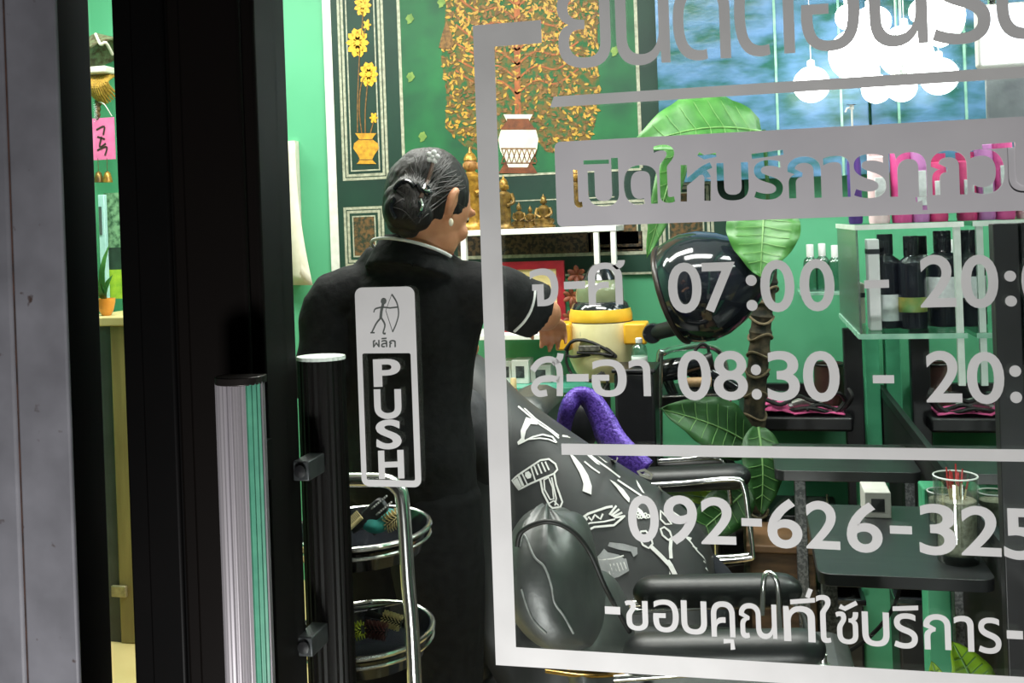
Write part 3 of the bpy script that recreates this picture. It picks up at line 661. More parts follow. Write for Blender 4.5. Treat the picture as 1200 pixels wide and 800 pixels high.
# cabinet
yc = 3.04; A, B = P(128, 372, yc), P(172, 372, yc); zc = P(140, 371, yc).z
t = thing('wooden_cabinet', 'tall olive brown wooden cabinet with a small metal catch in the narrow door gap', 'cabinet', ((A.x+B.x)/2, yc+.2, 0))
obj('cabinet_body', MB().box((A.x, yc, 0), (B.x+.1, yc+.42, zc-.03)), mat('olive_wood', '#8f8150', '#75683e', 4, .5, 0, .05, stretch=(9, 9, .6)), t, bevel=.004)
obj('cabinet_top', MB().box((A.x-.13, yc-.015, zc-.03), (B.x+.12, yc+.44, zc)), mat('pale_wood_edge', '#cfc089', '#bfae78', 8, .5), t, bevel=.004)
obj('dark_side', MB().box((A.x-.12, yc+.01, 0), (A.x-.001, yc+.4, zc-.03)), mat('dark_grey_panel', '#3b3f3f', '#2d3131', 10, .5), t)
q = P(143, 692, yc); obj('metal_catch', MB().box((P(133, 692, yc).x, yc-.014, q.z-.018), (P(150, 692, yc).x, yc-.001, q.z+.02)), mat('clear_catch', '#a99f7c', '#8a8062', 50, .3, .4), t, bevel=.003)
# fruit-coloured pot and its plant on the cabinet
c = P(125, 371, yc+.06); c.z = zc; k_ = S(124, yc+.06)
t = thing('potted_plant', 'little plant in an orange pot on top of the wooden cabinet', 'plant', c)
obj('pot', MB().lathe([(5*k_, 0), (8*k_, 6*k_), (10*k_, 15*k_), (10.5*k_, 20*k_), (9*k_, 20*k_), (8*k_, 15*k_)], c, 22), mat('orange_glaze', '#e39a3c', '#c97f2a', 20, .35), t)
def leaf(mb, base, tip, wd, up, bend=.15, n=9, fold=.12):
    base, tip, up = Vector(base), Vector(tip), Vector(up).normalized(); ax = tip-base; L = ax.length; sd = ax.cross(up).normalized(); nn = sd.cross(ax).normalized(); g = []
    for i in range(n+1):
        u = i/n; ww = wd*(math.sin(PI*min(1, u*.97+.03)**.75)**.8); c_ = base+ax*u+nn*(bend*L*math.sin(PI*u))
        g.append([c_+sd*(ww*s_)+nn*(-fold*wd*(1-abs(s_))*(1 if 1 else 0)+.05*wd*math.sin(u*26)*abs(s_)) for s_ in (-1, -.66, -.33, 0, .33, .66, 1)])
    return mb.sheet(g)
for a, b in (((124, 350), (128, 286)), ((123, 350), (132, 322)), ((122, 352), (113, 318))):
    mb = MB(); A_, B_ = P(a[0], a[1], yc+.06), P(b[0], b[1], yc+.03); leaf(mb, A_, B_, .012, (0, -1, .2)); obj('leaf', mb, LEAFG, t, solid=.001)

# ================================================================== people
def V2(p, fw, rt, a, b, c): return Vector(p)+rt*a+fw*b+Vector((0, 0, c))
def rings(mb, rows, fw, rt, n=24):               # rows: (centre, half width, half depth)
    return mb.loft([[Vector(c)+rt*(w_*math.cos(2*PI*j/n))+fw*(d_*math.sin(2*PI*j/n)) for j in range(n)] for c, w_, d_ in rows])
def hand(mb, wrist, d, n, side, k=1.0, curl=.6): # palm and five fingers; d points to the knuckles, n is the back of the hand, side the thumb's way
    d = Vector(d).normalized(); n = Vector(n); n = (n-d*n.dot(d)).normalized(); sd = d.cross(n)*side; wrist = Vector(wrist)
    mb.loft([[wrist+d*u*k+sd*(w_*math.cos(2*PI*j/12)*k)+n*(h_*math.sin(2*PI*j/12)*k) for j in range(12)] for u, w_, h_ in ((-.02, .022, .018), (.01, .028, .016), (.045, .04, .015), (.08, .042, .013), (.094, .036, .009))])
    for o_, L, r in ((.031, .068, .0085), (.011, .077, .009), (-.010, .072, .0088), (-.030, .056, .0078)):
        p0 = wrist+(d*.075+sd*o_)*k; dirs = d; pts = [p0]; a = 0
        for f_ in (.45, .32, .23):
            a += curl*(1 if f_ < .45 else .6); dd = d*math.cos(a)-n*math.sin(a)+sd*o_*1.5; pts.append(pts[-1]+dd.normalized()*L*f_*1.15*k)
        mb.tube(pts, [r*k*1.08, r*k, r*k*.92, r*k*.78], 10, 3); mb.ell(pts[-1], (r*k*.8,)*3, n=8, m=6)
    p0 = wrist+(d*.02+sd*.026)*k
    pts = [p0, p0+(d*.022+sd*.026-n*.006)*k, p0+(d*.05+sd*.034-n*.018)*k, p0+(d*.07+sd*.030-n*.03)*k]
    mb.tube(pts, [.013*k, .0115*k, .0098*k, .008*k], 10, 3); mb.ell(pts[-1], (.0082*k,)*3, n=8, m=6)
    return mb
def head(mb, c, fw, rt, up, s=1.0):
    M = Matrix((rt, fw, up)).transposed()
    L = lambda a, b, z: Vector(c)+M @ Vector((a*s, b*s, z*s))
    mb.ell(c, (.074*s, .092*s, .098*s), M); mb.ell(L(0, .035, -.055), (.058*s, .058*s, .062*s), M); mb.ell(L(0, .062, -.088), (.03*s, .026*s, .022*s), M, 14, 8)
    mb.loft([[L(w_*math.cos(2*PI*j/10), b+.012*math.sin(2*PI*j/10), z) for j in range(10)] for w_, b, z in ((.006, .084, .008), (.009, .092, -.012), (.0145, .099, -.032), (.015, .088, -.042))])
    for q in (-1, 1):
        mb.ell(L(q*.034, .07, -.03), (.024*s, .02*s, .02*s), M, 12, 8); mb.ell(L(q*.026, .083, .022), (.024*s, .012*s, .009*s), M, 12, 8)
        mb.tube([L(q*.076, -.005, .012), L(q*.083, -.012, .018), L(q*.086, -.018, .004), L(q*.083, -.012, -.018), L(q*.074, .002, -.034)], [.006*s, .0085*s, .009*s, .008*s, .007*s], 8, 3); mb.ell(L(q*.077, -.006, -.004), (.006*s, .014*s, .022*s), M, 10, 8)
    mb.ell(L(0, .082, -.066), (.02*s, .01*s, .006*s), M, 12, 8); mb.ell(L(0, .081, -.075), (.018*s, .01*s, .006*s), M, 12, 8)
    return L
def face_parts(L, t, hm):
    for q in (-1, 1):
        e = obj('eye', MB().ell(L(q*.027, .0775, .006), (.0105, .0105, .0062), None, 14, 10), mat('eye_white', '#e8e4dc', None, 40, .3), t)
        obj('pupil', MB().ell(L(q*.027, .0862, .006), (.0045, .003, .0045), None, 12, 8), BLACK, e)
        obj('eyebrow', MB().tube([L(q*.014, .092, .026), L(q*.028, .092, .031), L(q*.042, .08, .027)], [.003, .0036, .002], 6, 3), hm, t)
    obj('lips', MB().ell(L(0, .0875, -.0705), (.018, .006, .0062), None, 14, 8), mat('lip', '#a85a4e', None, 40, .4), t)
def folds(o, amp, sc_, seed=0, zs=1):
    for v in o.data.vertices:
        p = v.co; v.co = p + v.normal*amp*(noise.noise(Vector((p.x*sc_, p.y*sc_, p.z*sc_*zs+seed)))+.5*noise.noise(Vector((p.x*sc_*2.3+9, p.y*sc_*2.3, p.z*sc_*2.3*zs+seed))))
    o.data.update()
# --- the hairdresser
a = math.radians(28); fw = Vector((math.sin(a), math.cos(a), 0)); rt = Vector((math.cos(a), -math.sin(a), 0))
hx = P(478, 600, 2.06); hx = Vector((hx.x, hx.y, 0))
T = lambda A_, B_, Z_: V2(hx, fw, rt, A_, B_, Z_)
hdc = P(503, 238, 1.99)
per = thing('person', 'hairdresser in a black polo shirt with white piping, hair pinned up, seen from behind', 'person', hx)
hup = Vector((0, 0, 1)); a2 = math.radians(31); hf = Vector((math.sin(a2)*.86, math.cos(a2)*.86, -.5)).normalized(); hr_ = Vector((math.cos(a2), -math.sin(a2), 0)); hu = hr_.cross(hf)
body = MB(); Lh = head(body, hdc, hf, hr_, hu)
nb = P(492, 300, 2.02)
body.tube([nb+Vector((0, 0, -.05)), (nb+hdc)/2+Vector((0, .0, -.02)), hdc+Vector((0, 0, -.03))], [.062, .054, .052], 14, 3)
torso = [(T(0, 0, .80), .15, .11), (T(0, 0, .88), .155, .11), (T(0, 0, .98), .14, .10), (T(.005, .01, 1.08), .15, .105), (T(.01, .015, 1.17), .165, .11), (T(.012, .015, 1.235), .17, .095), (T(.015, .01, 1.275), .13, .075), (T(.018, .005, 1.305), .07, .06)]
rings(body, torso, fw, rt)
shR = P(574, 342, 2.0); elR = P(636, 366, 2.1); wrR = P(641, 374, 2.26); shL = P(391, 350, 2.02); elL = P(372, 470, 1.99); wrL = P(400, 505, 2.2)
for s_, e_, w_ in ((shR, elR, wrR), (shL, elL, wrL)):
    body.tube([T(0, .0, 1.21), s_, (s_+e_)/2, e_, (e_+w_)/2, w_], [.06, .052, .044, .036, .033, .024], 14, 4)
hand(body, wrR, (wrR-elR)+Vector((.02, 0, -.02)), (0, -.25, 1), -1, .85, .75); hand(body, wrL, (wrL-elL), (-.3, -.2, 1), 1, .92, .6)
for q in (-1, 1):
    body.tube([T(q*.075, 0, .86), T(q*.085, 0, .75), T(q*.085, .012, .46), T(q*.085, -.01, .25), T(q*.085, -.02, .09)], [.085, .085, .055, .052, .036], 14, 4)
    body.loft([[T(q*.09+w_*math.cos(2*PI*j/12), b, max(.004, .03+h_+h_*math.sin(2*PI*j/12)-.02)) for j in range(12)] for b, w_, h_ in ((-.07, .026, .024), (-.03, .034, .04), (.06, .042, .03), (.13, .042, .02), (.165, .026, .012))])
bo = obj('body', body, SKIN, per, remesh=.005, smi=3); bake(bo)
face_parts(Lh, per, HAIRM)
# clothes
sh = MB(); rings(sh, [(c, w_+.017, d_+.02) for c, w_, d_ in torso[:6]]+[(T(.015, .012, 1.28), .135, .09), (T(.018, .006, 1.315), .085, .075)], fw, rt)
nc = P(482, 290, 1.99); sh.loft([[Vector((nc.x, nc.y, 0))+rt*(r*math.cos(2*PI*j/24))+fw*(r*.93*math.sin(2*PI*j/24)+.01)+Vector((0, 0, z+.034*-math.sin(2*PI*j/24)-.008)) for j in range(24)] for r, z in ((.11, nc.z-.055), (.082, nc.z-.012), (.07, nc.z+.008))])
for s_, e_, f_ in ((shR, elR, .86), (shL, elL, .97)):
    dd = e_-s_; sh.tube([T(0, .0, 1.22), s_, s_+dd*.45, s_+dd*f_], [.06, .060, .060, .062 if f_ > .82 else .058], 18, 4)
so = obj('polo_shirt', sh, SHIRT, per, remesh=.008, smi=4); bake(so); folds(so, .007, 9, 1, .7)
tq = MB(); rings(tq, [(T(0, 0, .74), .155, .12), (T(0, 0, .80), .168, .128), (T(0, 0, .87), .165, .122), (T(0, 0, .93), .15, .112)], fw, rt)
for q in (-1, 1): tq.tube([T(q*.08, 0, .80), T(q*.09, 0, .66), T(q*.09, .012, .46), T(q*.09, -.008, .25), T(q*.09, -.02, .07)], [.1, .098, .08, .072, .066], 16, 4)
tq = obj('trousers', tq, TROUS, per, remesh=.008, smi=3); bake(tq); folds(tq, .006, 7, 4, .5)
# piping at the collar and at the sleeve
cpx = [(441, 291), (450, 282), (462, 277), (476, 275), (490, 276), (502, 281), (511, 288), (517, 295)]
bvh = BVHTree.FromPolygons([so.matrix_basis @ v.co + ORG[so.name] for v in so.data.vertices], [tuple(p.vertices) for p in so.data.polygons])
def onto(b, px, py, lift=.003, fall=2.0):
    d = ray(px, py).normalized(); h = b.ray_cast(EYE, d); return (h[0]-d*lift) if h[0] else P(px, py, fall)
def pipe(nm, pts, r):
    q = sm2(pts, 5); obj(nm, MB().tube([onto(bvh, p.x, p.y, .002, 1.95) for p in q], r, 8), PIPING, per)
obj('collar_piping', MB().tube([Vector((nc.x, nc.y, 0))+rt*(.090*math.cos(q))+fw*(.086*math.sin(q)+.01)+Vector((0, 0, nc.z-.014+.036*-math.sin(q))) for q in [PI*.95+i*PI*1.1/20 for i in range(21)]], .0034, 8), PIPING, per)
ax = (elR-shR).normalized(); ce = shR+(elR-shR)*.845; u1 = ax.orthogonal().normalized(); u2 = ax.cross(u1)
pipe('sleeve_piping', [(627, 337), (626, 350), (622, 364), (614, 377), (603, 388)], .003)
# hair
hm = MB(); hM = Matrix((hr_, hf, hu)).transposed()
hm.ell(Lh(0, -.014, .014), (.0815, .090, .0965), hM, 28, 18); hm.ell(Lh(0, -.045, -.03), (.058, .048, .06), hM, 20, 12)
for px, py, y, r in ((478, 228, 1.9, .034), (470, 246, 1.89, .036), (488, 250, 1.89, .034), (464, 233, 1.9, .026), (492, 232, 1.9, .03), (478, 262, 1.91, .028), (466, 259, 1.91, .024)):
    hm.ell(P(px, py, y), (r, r, r*1.05), None, 16, 10)
ho = obj('hair', hm, HAIRM, per, remesh=.005, smi=2); bake(ho); folds(ho, .0022, 55, 2, .6)
hb = BVHTree.FromPolygons([v.co + ORG[ho.name] for v in ho.data.vertices], [tuple(p.vertices) for p in ho.data.polygons])
mb = MB(); random.seed(3)
for k in range(70):
    ph = random.uniform(0, 1); s0 = (458+ph*96, 262-175*math.sin(PI*min(1, ph*1.02))**.55*.46-random.uniform(0, 8)); e0 = (470+random.uniform(0, 24), 228+random.uniform(-4, 34))
    m0 = ((s0[0]+e0[0])/2+random.uniform(-2, 6), (s0[1]+e0[1])/2-random.uniform(0, 10))
    pts = []
    for q in sm2([s0, m0, e0], 6):
        d = ray(q.x, q.y).normalized(); h = hb.ray_cast(EYE, d)
        if h[0]: pts.append(h[0]-d*.0006)
    if len(pts) > 3: mb.tube(pts, [.0012]*(len(pts)-1)+[.0005], 5)
obj('hair_strands', mb, mat('dark_grey_hair', (.032, .027, .025), (.014, .012, .011), 40, .5), ho)
mb = MB()
for pl in ([(462, 222), (468, 214), (478, 212), (486, 218)], [(489, 216), (496, 224), (504, 226), (500, 218)], [(492, 236), (494, 246), (490, 254)], [(462, 232), (458, 244), (464, 256)]):
    mb.tube([onto(hb, p.x, p.y, .004, 1.88) for p in sm2(pl, 4)], .0042, 8)
obj('claw_clip', mb, BLACKGLOSS, ho)
mb = MB()
for pl in ([(499, 214), (497, 222), (503, 224)], [(493, 233), (495, 241), (493, 247)]): mb.tube([onto(hb, p.x, p.y, .008, 1.88) for p in sm2(pl, 4)], .0024, 6)
obj('silver_grip', mb, CHROME, ho, label='silver hair grip')
fc = onto(hb, 508, 184, .012, 1.95); mb = MB()
for k in range(5): mb.ell(fc+Vector((.009*math.cos(k*1.256), -.004, .009*math.sin(k*1.256))), (.0056, .004, .0056), None, 10, 6)
mb.ell(fc+Vector((0, -.006, 0)), (.004, .003, .004), None, 10, 6)
obj('flower_clip', mb, PIPING, ho, label='white flower hair clip')
mb = MB().tube([onto(hb, p.x, p.y, .002, 1.93) for p in sm2([(508, 190), (504, 204), (498, 220), (493, 232)], 4)], .004, 8); obj('hair_pin', mb, mat('tan_hair_pin', '#6b5142', '#4c382e', 40, .5), ho)
obj('earring', MB().ell(Lh(.084, .004, -.045), (.005, .004, .008), None, 12, 8), mat('pearl', '#f0e4cc', None, 30, .25), per)

# --- the client under the cape
cl = thing('person', 'client reclining in profile under a black salon cape printed with white hairdressing tools', 'person', P(650, 690, 2.45))
yk = 2.45
nk = P(545, 445, yk); hd2 = P(506, 398, yk+.02); pv = P(640, 690, yk); kn = P(818, 668, yk); an = P(842, 800, yk)
cb_ = MB(); hf2 = Vector((.75, .1, .65)).normalized(); hr2 = Vector((0, -1, .15)).normalized(); hr2 = (hr2-hf2*hr2.dot(hf2)).normalized(); hu2 = hr2.cross(hf2)
L2h = head(cb_, hd2, hf2, hr2, hu2, .96)
ax = (nk-pv).normalized(); yv = Vector((0, 1, 0)); nx = yv.cross(ax).normalized()
cb_.loft([[pv+(nk-pv)*u+yv*(w_*math.cos(2*PI*j/20))+nx*(d_*math.sin(2*PI*j/20)) for j in range(20)] for u, w_, d_ in ((-.08, .12, .09), (.08, .145, .10), (.3, .135, .095), (.55, .145, .10), (.8, .15, .085), (.92, .12, .07), (1, .06, .055))])
cb_.tube([nk-(nk-pv)*.05, (nk+hd2)/2, hd2], [.056, .05, .05], 12, 3)
for q in (-1, 1):
    cb_.tube([pv+yv*q*.08, (pv+kn)/2+yv*q*.09+Vector((0, 0, .0)), kn+yv*q*.09+Vector((0, 0, -.05)), (kn+an)/2+yv*q*.09, an+yv*q*.09], [.085, .075, .052, .05, .035], 12, 4)
    cb_.ell(an+yv*q*.09+Vector((.06, 0, -.03)), (.12, .042, .035), None, 14, 8)
    s_ = pv+(nk-pv)*.86+yv*q*.125; e_ = pv+(nk-pv)*.46+yv*q*.085+Vector((.07, 0, -.04)); w_ = pv+Vector((.2, 0, .1))+yv*q*.08
    cb_.tube([pv+(nk-pv)*.86, s_, e_, w_], [.055, .048, .038, .025], 12, 4); hand(cb_, w_, (1, 0, -.1), (0, 0, 1), -q, .9, .4)
co = obj('body', cb_, SKIN, cl, remesh=.006, smi=3); bake(co); face_parts(L2h, cl, HAIRM)
tq = MB()
for q in (-1, 1): tq.tube([pv+yv*q*.07-nx*.0, (pv+kn)/2+yv*q*.09, kn+yv*q*.09+Vector((0, 0, -.05)), (kn+an)/2+yv*q*.09, an+yv*q*.09+Vector((0, 0, .05))], [.105, .092, .07, .066, .058], 14, 4)
tq.ell(pv, (.13, .155, .12), None, 20, 12); tq = obj('trousers', tq, mat('dark_denim', '#23262e', '#1a1d24', 60, .85), cl, remesh=.009, smi=3); bake(tq)
tq = MB().loft([[pv+(nk-pv)*u+yv*(w_*math.cos(2*PI*j/20))+nx*(d_*math.sin(2*PI*j/20)) for j in range(20)] for u, w_, d_ in ((.0, .155, .115), (.3, .15, .108), (.55, .16, .113), (.8, .165, .098), (.93, .11, .08))])
for q in (-1, 1):
    s_ = pv+(nk-pv)*.86+yv*q*.125; e_ = pv+(nk-pv)*.46+yv*q*.085+Vector((.07, 0, -.04)); tq.tube([pv+(nk-pv)*.86, s_, (s_+e_)/2, e_], [.06, .062, .056, .052], 14, 4)
tq = obj('shirt', tq, mat('grey_shirt', '#3c3d40', '#303134', 60, .85), cl, remesh=.009, smi=3); bake(tq)
hm = MB().ell(L2h(0, -.016, .014), (.08, .088, .094), Matrix((hr2, hf2, hu2)).transposed(), 20, 14); obj('hair', hm, HAIRM, cl)
ch = thing('salon_chair', 'black salon chair almost wholly hidden under the printed cape', 'salon chair', Vector((pv.x, yk, 0)))
obj('seat', MB().box((pv.x-.2, yk-.22, pv.z-.24), (pv.x+.26, yk+.2, pv.z-.13)), LEATHER, ch, bevel=.03)
bq = pv-nx*.0; M3 = Matrix((ax.cross(yv).normalized(), yv, ax)).transposed(); bo_ = pv-ax.cross(yv).normalized()*(.17 if ax.cross(yv).x > 0 else -.17)
obj('backrest', MB().loft([[bo_+M3 @ Vector((a_*.04, b_*.22, z)) for a_, b_ in ((-1, -1), (1, -1), (1, 1), (-1, 1))] for z in (-.1, .5)]), LEATHER, ch, bevel=.025)
obj('pedestal', MB().lathe([(.2, 0), (.19, .03), (.07, .06), (.06, pv.z-.24)], (pv.x, yk, 0), 32), CHROME, ch)
obj('foot_bar', MB().tube([Vector((pv.x+.24, yk-.17, pv.z-.2)), an+Vector((.02, -.17, -.085)), an+Vector((.02, .17, -.085)), Vector((pv.x+.24, yk+.17, pv.z-.2))], .012, 10), CHROME, ch)
CAPEM = mat('black_cape_nylon', (.055, .057, .058), (.036, .038, .039), 7, .5, 0, .12, spec=.5)
rg = [(556, 416), (576, 432), (600, 458), (625, 480), (650, 499), (675, 517), (700, 534), (730, 553), (760, 571), (782, 586), (803, 606), (820, 628), (831, 650), (836, 676), (838, 705), (839, 740)]
rp, _ = spline([P(px, py, yk) for px, py in rg], 4); g = []; NC = 36
for i, p in enumerate(rp):
    u = i/(len(rp)-1); row = []; wd = .15+.13*min(1, u*3); hh = .22+.36*min(1, u*3.2)
    if u > .8: hh *= max(.5, 1-(u-.8)*2.0)
    for j in range(NC+1):
        t_ = -1+2*j/NC; fo = .012*math.sin(t_*9+u*6)*abs(t_)+.008*math.sin(u*34+t_*2)*abs(t_)+.012*noise.noise(Vector((u*7, t_*3, 0)))*min(1, abs(t_)*2.5)
        row.append(Vector((p.x-.17*abs(t_)**1.6*max(0, 1-u*1.5), p.y+wd*math.copysign(abs(t_)**.62, t_)*(1+.06*math.sin(u*19)*abs(t_))+fo, p.z-hh*abs(t_)**2.0+fo*.4)))
    g.append(row)
cape = obj('salon_cape', MB().sheet(g), CAPEM, cl, solid=.003); 
vs_ = [p for r in g for p in r]; n_ = NC+1
cbv = BVHTree.FromPolygons(vs_, [(i*n_+j, i*n_+j+1, (i+1)*n_+j+1, (i+1)*n_+j) for i in range(len(g)-1) for j in range(NC)])
def cf(x, y): return onto(cbv, x, y, .006, yk-.2)
pr = MB(); pg = MB()
def dens(pts, closed=False):
    out = []; P_ = list(pts)+([pts[0]] if closed else [])
    for i in range(len(P_)-1):
        a_, b_ = Vector(P_[i][:2]), Vector(P_[i+1][:2]); n = max(1, int((b_-a_).length/3.5)); out += [a_+(b_-a_)*k/n for k in range(n)]
    if not closed: out.append(Vector(P_[-1][:2]))
    return out
def Ln(pts, w_=1.6, m=None, closed=False): flat(m or pr, ribbon(dens(pts, closed), w_*1.25, closed), cf)
def Fl(pts, m=None):
    l = dens(pts, True); mb_ = m or pr; tr_ = tessellate_polygon([[Vector((p.x, p.y, 0)) for p in l]])
    def sub(a_, b_, c_, k):
        if k == 0 or max((a_-b_).length, (b_-c_).length, (a_-c_).length) < 5: mb_.add([cf(*a_), cf(*b_), cf(*c_)], [(0, 1, 2)]); return
        ab, bc, ca = (a_+b_)/2, (b_+c_)/2, (c_+a_)/2
        for q in ((a_, ab, ca), (ab, b_, bc), (ca, bc, c_), (ab, bc, ca)): sub(*q, k-1)
    for t_ in tr_: sub(l[t_[0]], l[t_[1]], l[t_[2]], 2)
z3 = lambda l: [(590+x/3.477, 470+y/3.477) for x, y in l]
zc = z3
# hair dryer
Ln(zc([(35, 322), (60, 300), (105, 270), (150, 240), (185, 235), (212, 255), (220, 278), (205, 295), (150, 318), (110, 335), (62, 360)]), 1.7, None, True)
Ln(zc([(60, 300), (80, 345)]), 2.4); Ln(zc([(75, 292), (97, 338)]), 1.3); Ln(zc([(112, 268), (130, 325)]), 1.4); Fl(zc([(40, 322), (56, 312), (74, 348), (60, 358)]))
Fl(zc([(88, 290), (102, 284), (114, 298), (112, 312), (98, 316), (88, 304)]))
for a_, b_ in (((125, 262), (140, 300)), ((140, 255), (156, 294)), ((155, 248), (172, 287)), ((170, 246), (186, 280))): Ln(zc([a_, b_]), 1.5)
Ln(zc([(150, 318), (160, 370), (188, 425), (200, 435), (232, 430), (240, 410), (215, 340), (207, 296)]), 1.8); Ln(zc([(165, 320), (168, 360), (190, 400), (205, 398), (200, 350), (184, 310)]), 1.4, None, True); Ln(zc([(196, 310), (215, 395), (210, 425)]), 1.4); Ln(zc([(182, 418), (205, 405), (225, 425)]), 1.3)
# trimmer and lock of hair
Fl(zc([(92, 65), (118, 72), (140, 80), (138, 95), (110, 92), (92, 120), (85, 150), (88, 165), (60, 178), (56, 166), (72, 150), (70, 120)]))
Ln(zc([(78, 165), (120, 145), (160, 135), (200, 145), (216, 168)]), 1.6); Ln(zc([(100, 155), (150, 150), (185, 155), (216, 168)]), 1.2)
# band at the upper edge
Ln(zc([(60, 20), (110, 62), (150, 95), (190, 120), (226, 150)]), 1.5); Ln(zc([(85, 28), (130, 70), (180, 105), (226, 140)]), 1.2); Ln(zc([(240, 140), (300, 150)]), 1.6)
# blade
Fl(zc([(265, 205), (290, 225), (320, 260), (345, 300), (360, 345), (358, 380), (322, 365), (326, 335), (310, 290), (285, 245)])); 
Ln(zc([(330, 200), (380, 240), (430, 275), (475, 310)]), 1.5); Fl(zc([(325, 205), (350, 215), (395, 260), (380, 255)])); Ln(zc([(330, 245), (360, 270), (392, 292)]), 1.4); Fl(zc([(370, 210), (420, 235), (460, 240), (462, 225), (468, 232), (458, 250), (415, 248)]))
Fl(zc([(432, 318), (455, 330), (490, 360), (515, 395), (512, 412), (490, 390), (460, 350)])); Ln(zc([(465, 320), (510, 350), (555, 380), (590, 405)]), 1.6); Fl(zc([(540, 318), (552, 335), (575, 375), (565, 370), (548, 345)]))
Ln(zc([(548, 285), (575, 280), (605, 300), (600, 315), (560, 300)]), 2.6, None, True)
# scissors
Ln(zc([(555, 555), (560, 530), (580, 528), (600, 552), (608, 580), (592, 598), (568, 585)]), 1.8, None, True); Ln(zc([(600, 590), (640, 628), (675, 665)]), 3.6); Fl(zc([(660, 650), (676, 645), (690, 665), (720, 728), (700, 728)]))
Ln(zc([(640, 520), (655, 512), (678, 530), (686, 555), (672, 565), (648, 545)]), 1.8, None, True); Ln(zc([(683, 562), (680, 600), (683, 640)]), 3.2); Fl(zc([(676, 690), (690, 728), (676, 728)]))
for a_, b_ in ((548, 455), (562, 470), (578, 462), (590, 468), (552, 470)): Ln([(590+(a_+6*math.cos(k*PI/4))/3.477, 470+(b_+7*math.sin(k*PI/4))/3.477) for k in range(8)], 1.2, None, True)
Fl(zc([(540, 425), (565, 445), (585, 480), (570, 475), (548, 450)])); Ln(zc([(640, 445), (665, 470), (685, 500), (660, 500), (640, 480)]), 1.6, None, True)
# comb clip
Ln(zc([(300, 490), (345, 458), (420, 432), (445, 428)]), 2.2); Ln(zc([(325, 535), (370, 512), (450, 505), (490, 470)]), 2.0); Ln(zc([(318, 515), (352, 496), (410, 490), (455, 480)]), 1.5)
for k in range(4): Ln(zc([(432+k*7, 462-k*-4), (460+k*12, 425+k*14)]), 2.0)
Fl(zc([(305, 492), (335, 468), (345, 480), (318, 508)])); Ln(zc([(345, 470), (360, 485), (372, 462), (395, 480), (405, 458)]), 1.8)
# brush in a bowl
Fl(zc([(360, 650), (500, 640), (512, 690), (470, 715), (420, 728), (355, 726)]), pg); Fl(zc([(375, 640), (395, 620), (410, 600), (425, 615), (470, 625), (490, 640), (430, 662), (370, 660)]), pg); Ln(zc([(378, 640), (410, 645), (450, 640), (490, 628)]), 1.3)
Fl(zc([(425, 590), (432, 574), (490, 580), (545, 596), (546, 622), (530, 634), (520, 612), (470, 604)]), pg)
for k in range(8): Ln(zc([(392+k*14, 668-k*2), (410+k*13, 718-k*5)]), .8)
# edge of the cape
Ln(zc([(740, 550), (765, 575), (790, 610), (820, 640), (848, 690)]), 1.2); Ln(zc([(815, 650), (832, 665), (825, 680), (845, 700)]), 1.2); Ln(zc([(770, 590), (790, 600)]), 1.1); Fl(zc([(740, 548), (768, 556), (760, 572)]))
Ln(zc([(632, 345), (655, 380), (680, 430)]), 1.3); Ln(zc([(690, 450), (720, 470), (745, 500)]), 1.1)
obj('cape_print', pr, mat('white_cape_print', '#e9e9e6', '#d8d8d4', 30, .6), cape, smooth=0, label='white printed salon tools'); obj('cape_print', pg, mat('grey_cape_print', '#a5a7a8', '#8f9192', 30, .6), cape, smooth=0, label='grey printed bowl and brush')

# ================================================================== the chairs
def caps(mb, a, b, rx, rz, n=20, m=22):          # a padded bar with rounded ends from a to b, rx sideways, rz up
    a, b = Vector(a), Vector(b); ax = (b-a); L = ax.length; ax.normalize(); sd = Vector((0, 0, 1)).cross(ax).normalized(); u = ax.cross(sd); R_ = []
    for i in range(m+1):
        t_ = i/m; t_ = .5-.5*math.cos(PI*t_); c_ = a+(b-a)*t_; e = min(t_, 1-t_)*L/(rz*1.3); k = math.sqrt(max(.02, 1-(1-min(1, e))**2))
        R_.append([c_+sd*(rx*k*math.copysign(abs(math.cos(q))**.9, math.cos(q)))+u*(rz*k*math.copysign(abs(math.sin(q))**.95, math.sin(q))) for q in [2*PI*j/n for j in range(n)]])
    return mb.loft(R_)
yn, yf = 1.5, 1.86
t = thing('salon_chair', 'black leather salon chair with plump headrest and chrome arm tubes nearest the door', 'salon chair', Vector((P(790, 700, 1.68).x, 1.68, 0)))
# headrest: a plump pillow standing on edge, pinched at its upper corner
hc_ = P(655, 676, 1.6); mb = MB(); HR = []
for i in range(25):
    v_ = -1+2*i/24; row = []
    for j in range(40):
        q = 2*PI*j/40; w_ = .066*math.sqrt(max(.0, 1-abs(v_)**2.6))+.004; d_ = .135*math.sqrt(max(.0, 1-abs(v_)**3.2))+.004
        cx_ = math.copysign(abs(math.cos(q))**.9, math.cos(q)); sx_ = math.copysign(abs(math.sin(q))**.75, math.sin(q))
        row.append(hc_+Vector((w_*cx_-.022*v_-.01*math.cos(v_*2.6)*1, d_*sx_, .098*v_+(.030*max(0, v_)**3)*(-sx_*.5+.5)*(1.0 if cx_ < 0.4 else .5)+.004*math.sin(q*7+v_*5))))
    HR.append(row)
hd_ = obj('headrest', MB().loft(HR), LEATHER, t, sub=1)
pb = BVHTree.FromPolygons([p for r in HR for p in r], [(i*40+j, i*40+(j+1) % 40, (i+1)*40+(j+1) % 40, (i+1)*40+j) for i in range(24) for j in range(40)])
SEAM = mat('grey_seam', '#9a9c9a', '#6f7170', 40, .4)
